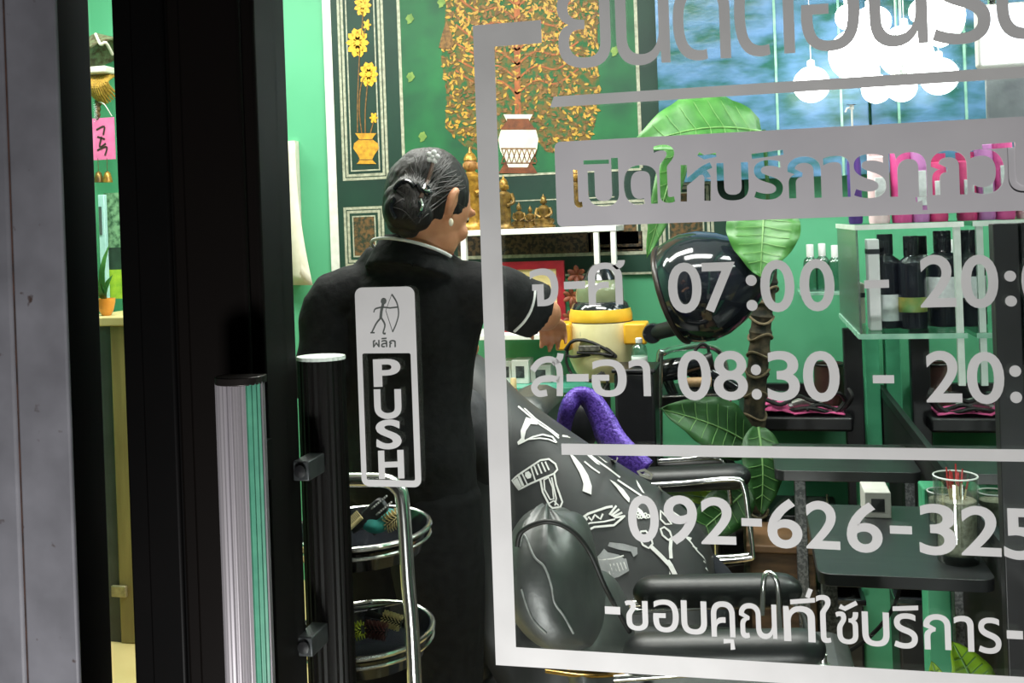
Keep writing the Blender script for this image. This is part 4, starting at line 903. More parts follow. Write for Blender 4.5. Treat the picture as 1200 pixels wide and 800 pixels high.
for pl in ([(609, 640), (614, 626), (626, 652), (638, 664), (646, 686), (650, 706), (661, 722), (672, 742)], [(611, 690), (618, 712), (626, 728), (640, 742)],):
    mb = MB().tube([onto(pb, p.x, p.y, .001, 1.5) for p in sm2(pl, 5)], .0017, 8); obj('seam', mb, SEAM, hd_)
obj('backrest', MB().ell(P(704, 752, 1.66), (.05, .17, .105), Matrix.Rotation(-.18, 3, 'Y'), 28, 18), LEATHER, t)
q0 = P(760, 800, 1.68); seat = MB().box((q0.x-.06, 1.50, q0.z-.06), (q0.x+.33, 1.86, q0.z+.04))
obj('seat', seat, LEATHER, t, bevel=.03)
for nm, y_, A_, B_, rz in (('n', yn, (730, 764), (968, 759), .026), ('f', yf, (742, 694), (940, 691), .029)):
    am = obj('armrest', caps(MB(), P(*A_, y_), P(*B_, y_), .035, rz), ARMV, t)
    mb = MB(); dy = 18 if nm == 'f' else 24; a_, b_ = P(A_[0]-8, A_[1]+dy, y_), P(B_[0]-28, B_[1]+dy-9, y_)
    for o_ in (-.02, .02): mb.tube([a_+Vector((0, o_, 0)), b_+Vector((0, o_, 0)), b_+Vector((.03, o_, -.01)), b_+Vector((.045, o_, -.05)), b_+Vector((.045, o_, -.30 if nm == 'f' else -.22))], .006, 10, 4)
    obj('arm_tube', mb, CHROME, am)
lp = obj('tube_hook', MB().tube([P(893, 720, yf-.05), P(895, 680, yf-.05), P(900, 671, yf-.045), P(908, 676, yf-.05), P(912, 692, yf-.05), P(914, 745, yf-.05)], .0048, 10, 5), CHROME, t)
obj('seat_rail', MB().tube([P(640, 782, 1.5), P(690, 788, 1.5), P(744, 785, 1.5), P(760, 790, 1.62)], .008, 10, 5), mat('gold_chrome', '#c9a86a', '#a5854a', 20, .2, 1), t)
pz = q0.z-.06; obj('pedestal', MB().lathe([(.26, 0), (.25, .025), (.06, .05), (.045, .07), (.04, pz)], (q0.x+.12, 1.68, 0), 32), CHROME, t)
mb = MB().tube([P(606, 640, 1.45), P(612, 622, 1.45), P(640, 611, 1.44), P(668, 620, 1.45), P(690, 645, 1.47), P(708, 685, 1.48), P(722, 712, 1.5), P(738, 740, 1.52)], .0038, 10, 6)
tag(obj('power_cable', mb, RUBBER), 'black cable looped over the plump leather headrest', 'cable')
# the chair farther back
yr = 2.76
t = thing('salon_chair', 'black salon chair with chrome loop arm behind the printed cape', 'salon chair', Vector((P(770, 600, yr).x, yr+.15, 0)))
obj('armrest', caps(MB(), P(742, 563, yr), P(880, 557, yr), .045, .033), ARMV, t)
mb = MB()
for o_, dy in ((0, 0), (.03, -5)):
    mb.tube([P(745, 569+dy, yr-.045)+Vector((0, o_, 0)), P(800, 566+dy, yr-.045)+Vector((0, o_, 0)), P(860, 561+dy, yr-.045)+Vector((0, o_, 0)), P(872, 572+dy, yr-.045)+Vector((0, o_, 0)), P(877, 605, yr-.045)+Vector((0, o_, 0)), P(882, 645, yr-.045)+Vector((0, o_, 0)), P(874, 655, yr-.045)+Vector((0, o_, 0)), P(800, 659, yr-.045)+Vector((0, o_, 0)), P(750, 662, yr-.045)+Vector((0, o_, 0))], .0075, 10, 4)
obj('arm_loop', mb, CHROME, t)
obj('armrest', caps(MB(), P(742, 549, yr+.32), P(862, 545, yr+.32), .04, .03), ARMV, t)
obj('arm_loop', MB().tube([P(752, 541, yr+.27), P(800, 538, yr+.27), P(838, 536, yr+.27), P(850, 545, yr+.27), P(856, 590, yr+.27)], .0075, 10, 4), CHROME, t)
q = P(740, 640, yr+.2); obj('seat', MB().box((q.x-.3, yr, q.z-.06), (q.x+.22, yr+.3, q.z+.06)), LEATHER, t, bevel=.03)
obj('backrest', MB().box((q.x-.34, yr, q.z+.02), (q.x-.2, yr+.3, q.z+.46), None), LEATHER, t, bevel=.045)
obj('pedestal', MB().lathe([(.19, 0), (.18, .03), (.05, .05), (.04, q.z-.06)], (q.x-.02, yr+.15, 0), 32), CHROME, t)
# purple glittery strap draped over its back
PUR = mat('purple_glitter', '#5a3fa0', '#3a2478', 160, .35, .3, .3, contrast=(.4, .55))
mb = MB(); cpt = [(660, 505, 2.72), (666, 478, 2.7), (677, 464, 2.72), (692, 468, 2.72), (706, 490, 2.7), (716, 512, 2.68), (730, 532, 2.66), (752, 556, 2.64)]
c2 = spline([P(*c) for c in cpt], 6)[0]; g = []
for i, p in enumerate(c2):
    tn = (c2[min(i+1, len(c2)-1)]-c2[max(0, i-1)]).normalized(); sd = tn.cross(Vector((0, 1, .25))).normalized(); u = i/(len(c2)-1); ww = .016+.034*u**1.2
    g.append([p+sd*(ww*k)+Vector((0, -.012*(1-k*k), 0)) for k in (-1, -.5, 0, .5, 1)])
t = thing('purple_strap', 'purple glittery strap looped over the chair behind the cape', 'strap', P(700, 560, 2.68))
obj('glitter_band', MB().sheet(g), PUR, t, solid=.012)
obj('strap_lining', MB().ell(P(681, 498, 2.80), (.05, .03, .07), None, 16, 10), BLACK, t)

# ------------------------------------------------------------------ tool trolley behind the glass on the left
y0 = 1.5
t = thing('tool_trolley', 'chrome trolley with two oval black trays of hairdressing tools behind the glass', 'trolley', Vector((P(425, 600, y0).x, y0+.02, 0)))
def tray(pxc, pyc, hw, hh_):
    c_ = P(pxc, pyc, y0+.02); s_ = S(pxc, y0); rx = hw*s_; ry = .115
    tr_ = obj('tray', MB().lathe([(.05, -.045), (.88, -.04), (.97, -.008), (1.0, 0), (.96, .0), (.86, -.034), (.05, -.036)], c_, 48, Matrix.Diagonal((1, 1, 1)), rx, ry), BLACKGLOSS, t)
    for z in (-.002, -.016): obj('chrome_rim', MB().tube([c_+Vector((rx*1.01*math.cos(q), ry*1.01*math.sin(q), z)) for q in [2*PI*k/48 for k in range(48)]], .0042 if z > -.01 else .003, 8, closed=True), CHROME, tr_)
    return c_, rx, ry
ta = tray(424, 616, 79, 0); tb = tray(428, 735, 79, 0)
for o_ in (0,):
    X = lambda px, py: P(px, py, y0-.10)+Vector((o_*0, -o_*1.2, 0))
    z0_ = .04
    pts = [X(380, 562), X(420, 562), X(452, 563), X(466, 572), X(472, 590), X(478, 680), X(486, 800)]; e = pts[-1].copy(); e.z = z0_; pts.append(e)
    obj('chrome_tube', MB().tube(pts, .0105, 14, 4), CHROME, t)
for sx_ in (-1, 1):
    for sy_ in (0, .216): 
        c_ = Vector((P(486 if sx_ > 0 else 372, 800, y0-.1).x, y0-.10+sy_, .022)); obj('caster', MB().lathe([(.004, -.012), (.02, -.012), (.022, -.006), (.022, .006), (.02, .012), (.004, .012)], c_, 20, Matrix.Rotation(PI/2, 3, 'Y')), BLACK, t)
obj('chrome_tube', MB().tube([Vector((P(372, 800, y0-.1).x, y0-.1, .04)), P(372, 570, y0-.1), P(380, 562, y0-.1)], .0105, 14), CHROME, t)
# tools in the trays
def tool(name, label, a_, b_, yA, yB, m, r=.006, group='tools in the oval trays'):
    A_, B_ = P(*a_, yA), P(*b_, yB); return A_, B_, thing(name, label, name.split('_')[-1], (A_+B_)/2, group)
A_, B_, t2 = tool('hair_brush', 'black flat brush with grey bristles leaning out of the upper oval tray', (412, 622), (452, 588), 1.47, 1.5, BLACK)
obj('brush_handle', MB().tube([A_, A_*.6+B_*.4], [.006, .009], 10), BLACK, t2); d_ = (B_-A_); sd = d_.cross(Vector((0, 1, 0))).normalized()
obj('brush_pad', MB().loft([[A_+d_*u+sd*(w_*c1)+Vector((0, .006*c2_, 0)) for c1, c2_ in ((-1, -1), (1, -1), (1, 1), (-1, 1))] for u, w_ in ((.38, .008), (.5, .012), (.9, .013), (.98, .008))]), BLACK, t2, bevel=.002)
mb = MB()
for k in range(14):
    u = .6+.42*(k//2)/7; p = A_+d_*u+sd*(.006*(1 if k % 2 else -1)); mb.tube([p, p+Vector((0, -.012, 0))+d_*.22], .0017, 5)
obj('bristles', mb, mat('grey_bristles', '#a3a3a0', '#82827f', 60, .6), t2)
c_ = P(440, 612, 1.5); tag(obj('towel', MB().ell(c_, (.022, .03, .014), Matrix.Rotation(.3, 3, 'Y'), 20, 12).ell(c_+Vector((.012, .02, .004)), (.018, .02, .012), None, 16, 10), mat('teal_cloth', '#2f8d84', '#1f6a64', 40, .8)), 'small teal folded cloth in the upper oval tray', 'cloth', 'tools in the oval trays')
def roundbrush(name, label, px, py, y_, mb_m, L, ang, r, hm_):
    c_ = P(px, py, y_); t2 = thing(name, label, 'brush', c_, 'tools in the oval trays'); M2 = Matrix.Rotation(ang, 3, 'Y')
    obj('brush_core', MB().tube([c_-M2 @ Vector((L*.5, 0, 0)), c_+M2 @ Vector((L*.5, 0, 0))], r*.45, 12), BLACK, t2)
    obj('brush_handle', MB().tube([c_-M2 @ Vector((L*.5, 0, 0)), c_-M2 @ Vector((L*1.3, 0, .0))], [r*.35, r*.5], 10), BLACK, t2)
    mb = MB()
    for k in range(12):
        for j in range(9):
            q = 2*PI*j/9+k*.3; p0 = c_+M2 @ Vector((L*(-.45+.9*k/11), r*.4*math.cos(q), r*.4*math.sin(q))); p1 = c_+M2 @ Vector((L*(-.45+.9*k/11), r*math.cos(q), r*math.sin(q))); mb.tube([p0, p1], [.0011, .0008], 4)
    obj('bristles', mb, hm_, t2)
GB = mat('cream_bristles', '#e0cf9c', '#c4b07a', 60, .6)
roundbrush('round_brush', 'round brush with cream bristles at the right end of the upper oval tray', 461, 609, 1.5, None, .03, -.5, .015, GB)
roundbrush('round_brush', 'round brush with gold bristles in the lower oval tray', 459, 727, 1.52, None, .032, .25, .013, GB)
roundbrush('round_brush', 'dark red round brush in the middle of the lower oval tray', 440, 738, 1.47, None, .036, .1, .014, mat('dark_red_bristles', '#6b3430', '#43201e', 60, .6))
roundbrush('round_brush', 'yellow green round brush beside the inside door handle in the lower tray', 415, 740, 1.45, None, .03, -.3, .014, mat('yellow_green_bristles', '#c9cf3f', '#a3aa2f', 60, .6))
A_, B_, t2 = tool('metal_clip', 'long silver clip lying across the back of the lower oval tray', (404, 713), (470, 706), 1.53, 1.53, CHROME)
obj('clip_blade', MB().tube([A_, (A_+B_)/2, B_], [.008, .006, .0018], 10), CHROME, t2); obj('clip_arm', MB().tube([A_+Vector((0, -.006, .006)), (A_*.5+B_*.5)+Vector((0, -.004, .008))], .0035, 8), CHROME, t2)
A_, B_, t2 = tool('cream_comb', 'cream comb slanting at the left of the upper oval tray', (404, 625), (424, 606), 1.46, 1.47, GB)
d_ = B_-A_; sd = d_.cross(Vector((0, 1, 0))).normalized(); obj('comb_spine', MB().tube([A_, B_], .0032, 8), GB, t2)
mb = MB()
for k in range(14): p = A_+d_*(k/13); mb.tube([p, p+sd*.013], .0009, 5)
obj('comb_teeth', mb, GB, t2)

# ================================================================== steamer, hood dryer and what stands around them
y0 = 3.3; k_ = S(705, y0); bc = P(705, 400, y0)
def pr_(l): return [(r*k_, -(y_-400)*k_) for r, y_ in l][::-1]
t = thing('salon_steamer', 'cream and yellow hair steamer with a greenish clear dome and coiled cable', 'steamer', Vector((bc.x, y0, 0)))
bdy = obj('body', MB().lathe(pr_([(30, 375), (38, 376), (39, 385), (39, 405), (38, 420), (33, 432), (28, 440), (20, 446), (5, 447)]), bc, 40), CREAM, t)
obj('yellow_ring', MB().lathe(pr_([(30, 359), (35, 361), (37, 368), (37, 374), (36, 377), (30, 377)]), bc, 40), YELLOW, t)
obj('black_gasket', MB().lathe(pr_([(34, 374), (38, 375.5), (38, 378), (34, 379)]), bc, 40), BLACK, t)
obj('dark_collar', MB().lathe(pr_([(28, 352), (32, 355), (35, 362), (20, 362)]), bc, 40), BLACKGLOSS, t)
obj('dome', MB().lathe(pr_([(3, 322), (10, 323), (18, 326), (25, 332), (28, 340), (28.5, 347), (28, 354), (20, 354)]), bc, 40), mat('greenish_dome_plastic', '#7f8768', '#6d7558', 15, .15, coat=.4), t)
obj('lid_knob', MB().lathe(pr_([(3, 309), (8, 310), (12, 314), (16, 320), (20, 327), (4, 328)]), bc, 28), BLACKGLOSS, t)
for px0, px1, pa, pb_ in ((651, 668, 379, 411), (731, 757, 379, 404)):
    A_, B_ = P(px0, pb_, y0-.1), P(px1, pa, y0-.1); obj('yellow_grip', MB().box((A_.x, y0-.1, A_.z), (B_.x, y0-.0, B_.z)), mat('amber_plastic', '#f0b72e', '#dda323', 20, .4), t, bevel=.006)
mb = MB(); yq = y0-.10
text(mb, 'mulnga', (680, 394), (715, 395), 386, yq+.006); obj('faded_lettering', mb, mat('grey_ink', '#8d8a74', None, 40, .6), t, smooth=0)
for i, l in enumerate(([(664, 416), (668, 402), (684, 398), (702, 402), (716, 412), (722, 418), (712, 417), (690, 416), (672, 418), (664, 416)], [(662, 410), (672, 399), (690, 400), (708, 408), (718, 416), (700, 414), (676, 413)], [(664, 412), (664, 425), (672, 440), (690, 446), (700, 440), (706, 436)], [(706, 436), (712, 450), (700, 470), (705, 500)])):
    obj('coiled_cable', MB().tube([P(a, b, yq-.008*(i % 2)) for a, b in l], .0048, 8, 5), RUBBER, t)
obj('cable_plug', MB().box(P(678, 412, yq-.014), P(704, 404, yq+.002)), mat('ribbed_grey_plastic', '#6e6c62', '#3d3c38', 90, .5), t, bevel=.003)
obj('stand_pole', MB().tube([P(709, 446, y0), Vector((bc.x+.01, y0, .05))], .016, 14), mat('grey_pole', '#77797a', '#5c5e5f', 20, .35, .6), t)
obj('stand_foot', MB().lathe([(.12, 0), (.11, .02), (.03, .04), (.02, .05)], (bc.x+.01, y0, 0), 28), BLACK, t)
# hood dryer
yd = 2.98; ap = P(836, 336, yd); k_ = S(836, yd)
t = thing('hood_dryer', 'glossy black hood dryer tilted beside the steamer', 'hood dryer', Vector((ap.x-.1, yd, ap.z-.15)))
ax = (P(905, 313, yd)-P(788, 350, yd+.05)).normalized(); zx = ax; xx = zx.cross(Vector((0, 0, 1))).normalized(); yx = zx.cross(xx); M2 = Matrix((xx, yx, zx)).transposed()
o_ = P(789, 345, yd+.03)
obj('hood', MB().lathe([(r*k_, z*k_) for r, z in ((50, 2), (56, 0), (60, 3), (64, 18), (66, 32), (63, 52), (53, 74), (39, 94), (23, 112), (10, 122), (1, 125), (1, 120), (20, 108), (47, 74), (58, 40), (56, 10))], o_, 48, M2), mat('dryer_black', (.014, .017, .024), (.01, .012, .018), 12, .1, coat=.6, spec=.6), t)
obj('hood_rim', MB().tube([o_+M2 @ Vector((58*k_*math.cos(q), 58*k_*math.sin(q), 0)) for q in [2*PI*j/48 for j in range(48)]], .008, 10, closed=True), mat('brown_rim', '#3a2f2b', '#2a2220', 30, .3), t)
obj('dryer_arm', MB().tube([P(766, 390, 3.14), P(790, 384, 3.06), P(815, 374, yd)], [.024, .024, .022], 16), BLACK, t); c_ = P(765, 390, 3.14)
obj('arm_joint', MB().lathe([(.004, -.03), (.027, -.03), (.03, -.025), (.03, .025), (.027, .03), (.004, .03)], c_, 24, Matrix.Rotation(PI/2, 3, 'X')), BLACKGLOSS, t)
for px, py, an_ in ((862, 283, -.3), (817, 311, .7), (868, 322, -.7)):
    pass
# black utility trolley with tools
y1 = 3.0; A_, B_ = P(722, 520, y1), P(766, 437, y1)
t = thing('tool_bin', 'tall black bin standing between the steamer and the tool tray', 'bin', Vector(((A_.x+B_.x)/2, y1+.1, 0)))
obj('bin_body', MB().box((A_.x, y1, .03), (B_.x, y1+.15, B_.z)), BLACK, t, bevel=.008); obj('bin_lid', MB().box((A_.x-.006, y1-.006, B_.z), (B_.x+.006, y1+.156, B_.z+.012)), BLACK, t, bevel=.004)
c_ = P(750, 436, y1+.06); c_.z = B_.z+.012; k_ = S(750, y1)
t = thing('clear_bottle', 'clear plastic bottle on the black bin under the yellow grip of the steamer', 'bottle', c_)
obj('bottle_body', MB().lathe([(8*k_, 0), (9.5*k_, 1*k_), (9.5*k_, 20*k_), (8*k_, 24*k_), (4*k_, 27*k_), (3.6*k_, 30*k_)], c_, 24), glassmat('bottle_plastic', '#cfe0da', .12, .05), t); obj('bottle_cap', MB().lathe([(3.9*k_, 28*k_), (4.2*k_, 29*k_), (4.2*k_, 33*k_), (3*k_, 34*k_)], c_, 20), WHITE, t)
obj('bottle_label', MB().lathe([(9.6*k_, 4*k_), (9.75*k_, 4.2*k_), (9.75*k_, 12*k_), (9.6*k_, 12.2*k_)], c_, 24), mat('pale_label', '#dfe9e2', None, 30, .6), t)
y1 = 3.22; A_, B_ = P(742, 480, y1), P(852, 464, y1)
t = thing('tool_tray', 'black tool tray with a chrome hoop holding hair dryers left of the plant trunk', 'tray', Vector(((A_.x+B_.x)/2, y1+.12, A_.z)))
obj('tray_board', MB().box((A_.x, y1, A_.z), (B_.x, y1+.26, B_.z)), BLACK, t, bevel=.008)
obj('chrome_hoop', MB().tube([P(773, 640, y1-.02), P(773, 540, y1-.02), P(773, 425, y1-.02), P(778, 413, y1-.01), P(795, 408, y1+.1), P(826, 405, y1+.2), P(845, 414, y1+.24), P(852, 440, y1+.24), P(854, 470, y1+.24)], .011, 12, 4), CHROME, t)
obj('tray_leg', MB().tube([P(835, 478, y1+.12), Vector((P(835, 478, y1+.12).x, y1+.12, 0))], .012, 12), CHROME, t)
obj('tray_lip', MB().tube([P(745, 466, y1-.004), P(800, 464, y1-.004), P(850, 462, y1-.004)], .004, 8), CHROME, t)
trayz = B_.z
def dryer(px, py, y_, ang, name, label, m=BLACKGLOSS):
    c_ = P(px, py, y_); t = thing(name, label, 'hair dryer', c_, 'hair dryers in the trays'); M2 = Matrix.Rotation(ang, 3, 'Y')
    obj('barrel', MB().lathe([(.006, -.075), (.028, -.072), (.036, -.05), (.036, .0), (.03, .04), (.024, .07), (.022, .10), (.006, .10)], c_, 24, M2 @ Matrix.Rotation(PI/2, 3, 'Y')), m, t)
    obj('handle', MB().tube([c_+M2 @ Vector((-.03, 0, -.02)), c_+M2 @ Vector((-.02, -.01, -.075)), c_+M2 @ Vector((-.005, -.015, -.115))], [.018, .016, .013], 12, 3), m, t)
    obj('nozzle', MB().lathe([(.021, .095), (.024, .1), (.03, .125), (.026, .125), (.006, .1)], c_, 20, M2 @ Matrix.Rotation(PI/2, 3, 'Y'), 1, .7), BLACK, t)
    obj('back_grille', MB().lathe([(.03, -.078), (.031, -.072), (.004, -.07)], c_, 20, M2 @ Matrix.Rotation(PI/2, 3, 'Y')), CHROME, t)
dryer(790, 432, 3.28, -.2, 'hair_dryer', 'glossy black hair dryer at the chrome hoop left of the plant')
dryer(829, 438, 3.38, .5, 'hair_dryer', 'black hair dryer behind the other one in the hooped tray')
tag(obj('cable_loop', MB().tube([P(800, 440, 3.3), P(812, 415, 3.3), P(822, 403, 3.3), P(830, 408, 3.3), P(828, 422, 3.3), P(815, 428, 3.3), P(820, 440, 3.3), P(818, 460, 3.3)], .005, 8, 5), RUBBER), 'black cable loop standing up out of the hooped tray', 'cable')
A_ = P(804, 448, 3.24); B_ = P(834, 447, 3.24); t = thing('rolling_pin', 'beige wooden roller lying across the hooped tool tray', 'roller', (A_+B_)/2)
obj('roller_body', MB().tube([A_, B_], .015, 20), mat('beige_wood', '#d9b48a', '#c49c70', 30, .5), t); obj('roller_grip', MB().tube([A_+Vector((-.02, 0, 0)), A_], .007, 12), BLACK, t); obj('roller_grip', MB().tube([B_, B_+Vector((.02, 0, 0))], .007, 12), BLACK, t)
# low shelf with bottles behind the cape
y1 = 3.4; tz = P(640, 456, y1).z; x0, x1 = P(585, 456, y1).x, P(700, 456, y1).x
t = thing('glass_shelf', 'small shelf with teal glass edge under the white wall shelf', 'shelf', Vector(((x0+x1)/2, y1+.1, tz)))
obj('glass_board', MB().box((x0, y1, tz-.012), (x1, YB-.02, tz+.006)), mat('teal_glass_edge', '#5fb79f', '#4fa58e', 10, .2), t, bevel=.002)
for x in (x0+.04, x1-.04): obj('bracket', MB().box((x-.008, y1+.03, tz-.06), (x+.008, YB-.01, tz-.012)), CHROME, t, bevel=.002)
def boxy(px0, px1, py0, py1, y_, name, label, m, group, zb_=None):
    A_, B_ = P(px0, py1, y_), P(px1, py0, y_); z_ = zb_ if zb_ is not None else A_.z
    t = thing(name, label, 'box', Vector(((A_.x+B_.x)/2, y_+.04, z_)), group)
    obj('carton', MB().box((A_.x, y_, z_), (B_.x, y_+.09, B_.z)), m, t, bevel=.002); w_ = B_.x-A_.x; h = B_.z-z_
    obj('printed_panel', MB().box((A_.x+w_*.25, y_-.001, z_+h*.25), (A_.x+w_*.75, y_+.001, z_+h*.75)), mat('black_box_print', '#2b2d2e', '#454849', 60, .6, contrast=(.45, .55)), t, smooth=0); return t
PB = mat('white_carton', '#d6d5cf', '#c4c3bc', 20, .7)
boxy(588, 599, 423, 450, 3.5, 'product_box', 'white carton with dark print leftmost on the teal shelf', PB, 'cartons on the teal shelf', tz+.006)
boxy(600, 619, 422, 450, 3.48, 'product_box', 'wider white carton with dark print in the middle of the teal shelf', PB, 'cartons on the teal shelf', tz+.006)
boxy(622, 645, 428, 450, 3.5, 'product_box', 'low grey carton at the right end of the teal shelf', mat('grey_carton', '#b9b7b0', '#a5a39c', 20, .7), 'cartons on the teal shelf', tz+.006)
y1 = 3.28; tz = P(640, 494, y1).z; x0, x1 = P(575, 494, y1).x, P(672, 494, y1).x
t = thing('side_table', 'teal topped side table with bottles behind the printed cape', 'table', Vector(((x0+x1)/2, y1+.1, 0)))
obj('table_top', MB().box((x0, y1-.08, tz-.02), (x1, y1+.2, tz)), mat('teal_laminate', '#3f9c84', '#358a74', 10, .4), t, bevel=.004)
for x in (x0+.03, x1-.03):
    for y_ in (y1-.06, y1+.18): obj('leg', MB().tube([(x, y_, 0), (x, y_, tz-.02)], .01, 10), CHROME, t)
def bottle(px, pyt, y_, zb_, r, prof, m, name, label, group, capm=None, pump=False, lab=None):
    c_ = P(px, 400, y_); c_.z = zb_; h = P(px, pyt, y_).z-zb_; rr_ = r*S(px, y_)
    t = thing(name, label, 'bottle', c_, group)
    obj('bottle_body', MB().lathe([(a_*rr_, b_*h) for a_, b_ in prof], c_, 26), m, t); top_ = prof[-1][1]
    if pump:
        obj('pump', MB().lathe([(.42*rr_, top_*h-.002), (.42*rr_, top_*h+.012), (.14*rr_, top_*h+.014), (.14*rr_, h-.01), (.3*rr_, h-.01), (.3*rr_, h), (.01, h)], c_, 18).tube([c_+Vector((0, 0, h-.006)), c_+Vector((-.7*rr_, -.4*rr_, h-.008)), c_+Vector((-.95*rr_, -.5*rr_, h-.016))], [.16*rr_, .14*rr_, .11*rr_], 10), capm, t)
    elif capm: obj('bottle_cap', MB().lathe([(.5*rr_, top_*h-.002), (.52*rr_, top_*h), (.52*rr_, h-.002), (.48*rr_, h), (.01, h)], c_, 22), capm, t)
    if lab: obj('bottle_label', MB().lathe([(1.005*rr_, lab[0]*h), (1.015*rr_, lab[0]*h+.001), (1.015*rr_, lab[1]*h-.001), (1.005*rr_, lab[1]*h)], c_, 26), lab[2], t)
    return t
PRF = [(.85, 0), (1, .02), (1, .58), (.9, .66), (.5, .74), (.42, .76), (.42, .78)]; PR2 = [(.85, 0), (1, .03), (1, .5), (.8, .62), (.4, .7), (.36, .74)]
G2 = 'bottles behind the cape'
bottle(600, 443, 3.3, tz, 7, PRF, mat('orange_red_bottle', '#b8532f', '#9c4326', 20, .3), 'product_bottle', 'orange red bottle with a cream cap beside the vinyl corner line', G2, mat('cream_cap', '#f2d9a5', None, 20, .4))
bottle(626, 458, 3.32, tz, 12, [(.9, 0), (1, .03), (.95, .5), (.7, .85), (.5, .98), (.1, 1)], mat('pale_pink_plastic', '#e9c2cf', '#dcb0bf', 20, .4), 'product_bottle', 'fat pale pink bottle tapering upward behind the cape', G2)
bottle(637, 472, 3.24, tz, 4, PR2, mat('bright_yellow_plastic', '#e8d23a', '#d8c02d', 20, .4), 'product_bottle', 'smallest bright yellow bottle behind the cape', G2, WHITE)
bottle(649, 460, 3.27, tz, 6, [(.85, 0), (1, .03), (1, .4), (.6, .52), (.34, .58), (.3, .62)], mat('pale_yellow_plastic', '#ece3b8', '#dfd5a6', 20, .4), 'pump_bottle', 'pale yellow pump bottle beside the purple strap', G2, mat('cream_pump', '#f1ead0', None, 20, .4), True)
bottle(663, 463, 3.4, tz, 8, PRF, mat('grey_green_plastic', '#a9aea2', '#979c90', 20, .4), 'product_bottle', 'grey green bottle half behind the purple strap', G2, WHITE)

# ================================================================== right side wall: mirror, tables, posts
XM = XR
MIR = bpy.data.materials.new('silvered_mirror'); MIR.use_nodes = True; b = MIR.node_tree.nodes['Principled BSDF']; b.inputs['Metallic'].default_value = 1; b.inputs['Roughness'].default_value = .02; b.inputs['Base Color'].default_value = (.62, .7, .68, 1)
t = thing('mirror', 'large wall mirror on the right side wall behind the bottles', 'mirror', Vector((XM, 2.6, .76)))
obj('mirror_pane', MB().box((XM-.012, 1.3, .78), (XM-.002, 3.58, 2.45)), MIR, t, smooth=0)
mb = MB().box((XM-.02, 1.3, .755), (XM-.001, 3.58, .78)); obj('mirror_frame', mb, BLACK, t)
mb = MB().box((XM-.016, 1.1, 0), (XM-.001, 3.66, .752)); tag(obj('dark_board', mb, mat('black_wall_board', (.012, .013, .013), (.008, .009, .009), 6, .6)), 'dark board covering the wall under the mirror', 'board')
GP = GREENPOST; zlegs = P(908, 551, 2.68).z-.028
for i, (px0, px1, y_, za, zb_, lab) in enumerate(((1011, 1049, 3.5, 0, P(1020, 380, 3.5).z, 'tall pale green wooden post in the corner of the mirror'), (1086, 1142, 2.36, 0, .75, 'short pale green wooden post under the front black table'))):
    xa, xb = P(px0, 700, y_).x, min(P(px1, 700, y_).x, XM-.022)
    if i == 0: xa, xb = P(1014, 450, y_).x, P(1032, 450, y_).x
    tag(obj('wooden_post', MB().box((xa, y_, za), (xb, y_+.07, zb_)), GP, bevel=.004), lab, 'post')
ya_ = 2.78; tag(obj('wooden_post', MB().box((P(1012, 740, ya_).x, ya_, 0), (P(1049, 740, ya_).x, ya_+.06, zlegs)), GP, bevel=.004), 'pale green wooden post carrying the rear black table', 'post')
yb = 3.4; tag(obj('black_post', MB().box((P(990, 450, yb).x, yb, 0), (P(1012, 450, yb).x, yb+.04, P(1000, 385, yb).z)), BLACK, bevel=.004), 'slim black upright post left of the green corner post', 'post')
def table(y_n, y_f, pl, pr2, pyt, thk, name, label, leg):
    A_ = P(pl, pyt, y_n); z_ = A_.z; x0 = A_.x; x1 = XM-.024; t = thing(name, label, 'table', Vector(((x0+x1)/2, (y_n+y_f)/2, 0)))
    r = .025; po = []
    for cx, cy, a0 in ((x0+r, y_n+r, PI), (x1-r, y_n+r, 1.5*PI), (x1-r, y_f-r, 0), (x0+r, y_f-r, .5*PI)):
        for k in range(6): a = a0+k*PI/10; po.append((cx+r*math.cos(a), cy+r*math.sin(a), z_-thk))
    obj('table_top', MB().prism(po, (0, 0, thk)), LACQ, t, bevel=.003)
    for px_, yy in leg:
        x = P(px_, 700, yy).x; lg = obj('leg', MB().box((x-.014, yy-.02, 0), (x+.014, yy+.02, z_-thk)), mat('grey_perforated_metal', '#77797a', '#4f5253', 160, .45, .5, contrast=(.45, .55)), t, bevel=.002)
        obj('foot_plate', MB().box((x-.04, yy-.05, 0), (x+.04, yy+.05, .012)), BLACK, lg, bevel=.002)
    return t, z_, x0, x1
tt, zT, xa, xb = table(1.9, 2.36, 959, 1180, 672, .022, 'lacquered_table', 'front black lacquered table with the glasses of red tipped sticks on it', [(972, 2.0), (1125, 2.28)])
tt, zT2, xa2, xb2 = table(2.68, 3.0, 908, 1084, 551, .026, 'lacquered_table', 'rear black table beyond the front one at the mirror', [(942, 2.72), (1070, 2.9)])
boxy(1013, 1044, 577, 583, 2.26, 'small_carton', 'little cream carton standing on the front table under the rear table edge', PB, 'small cartons', zT+0)
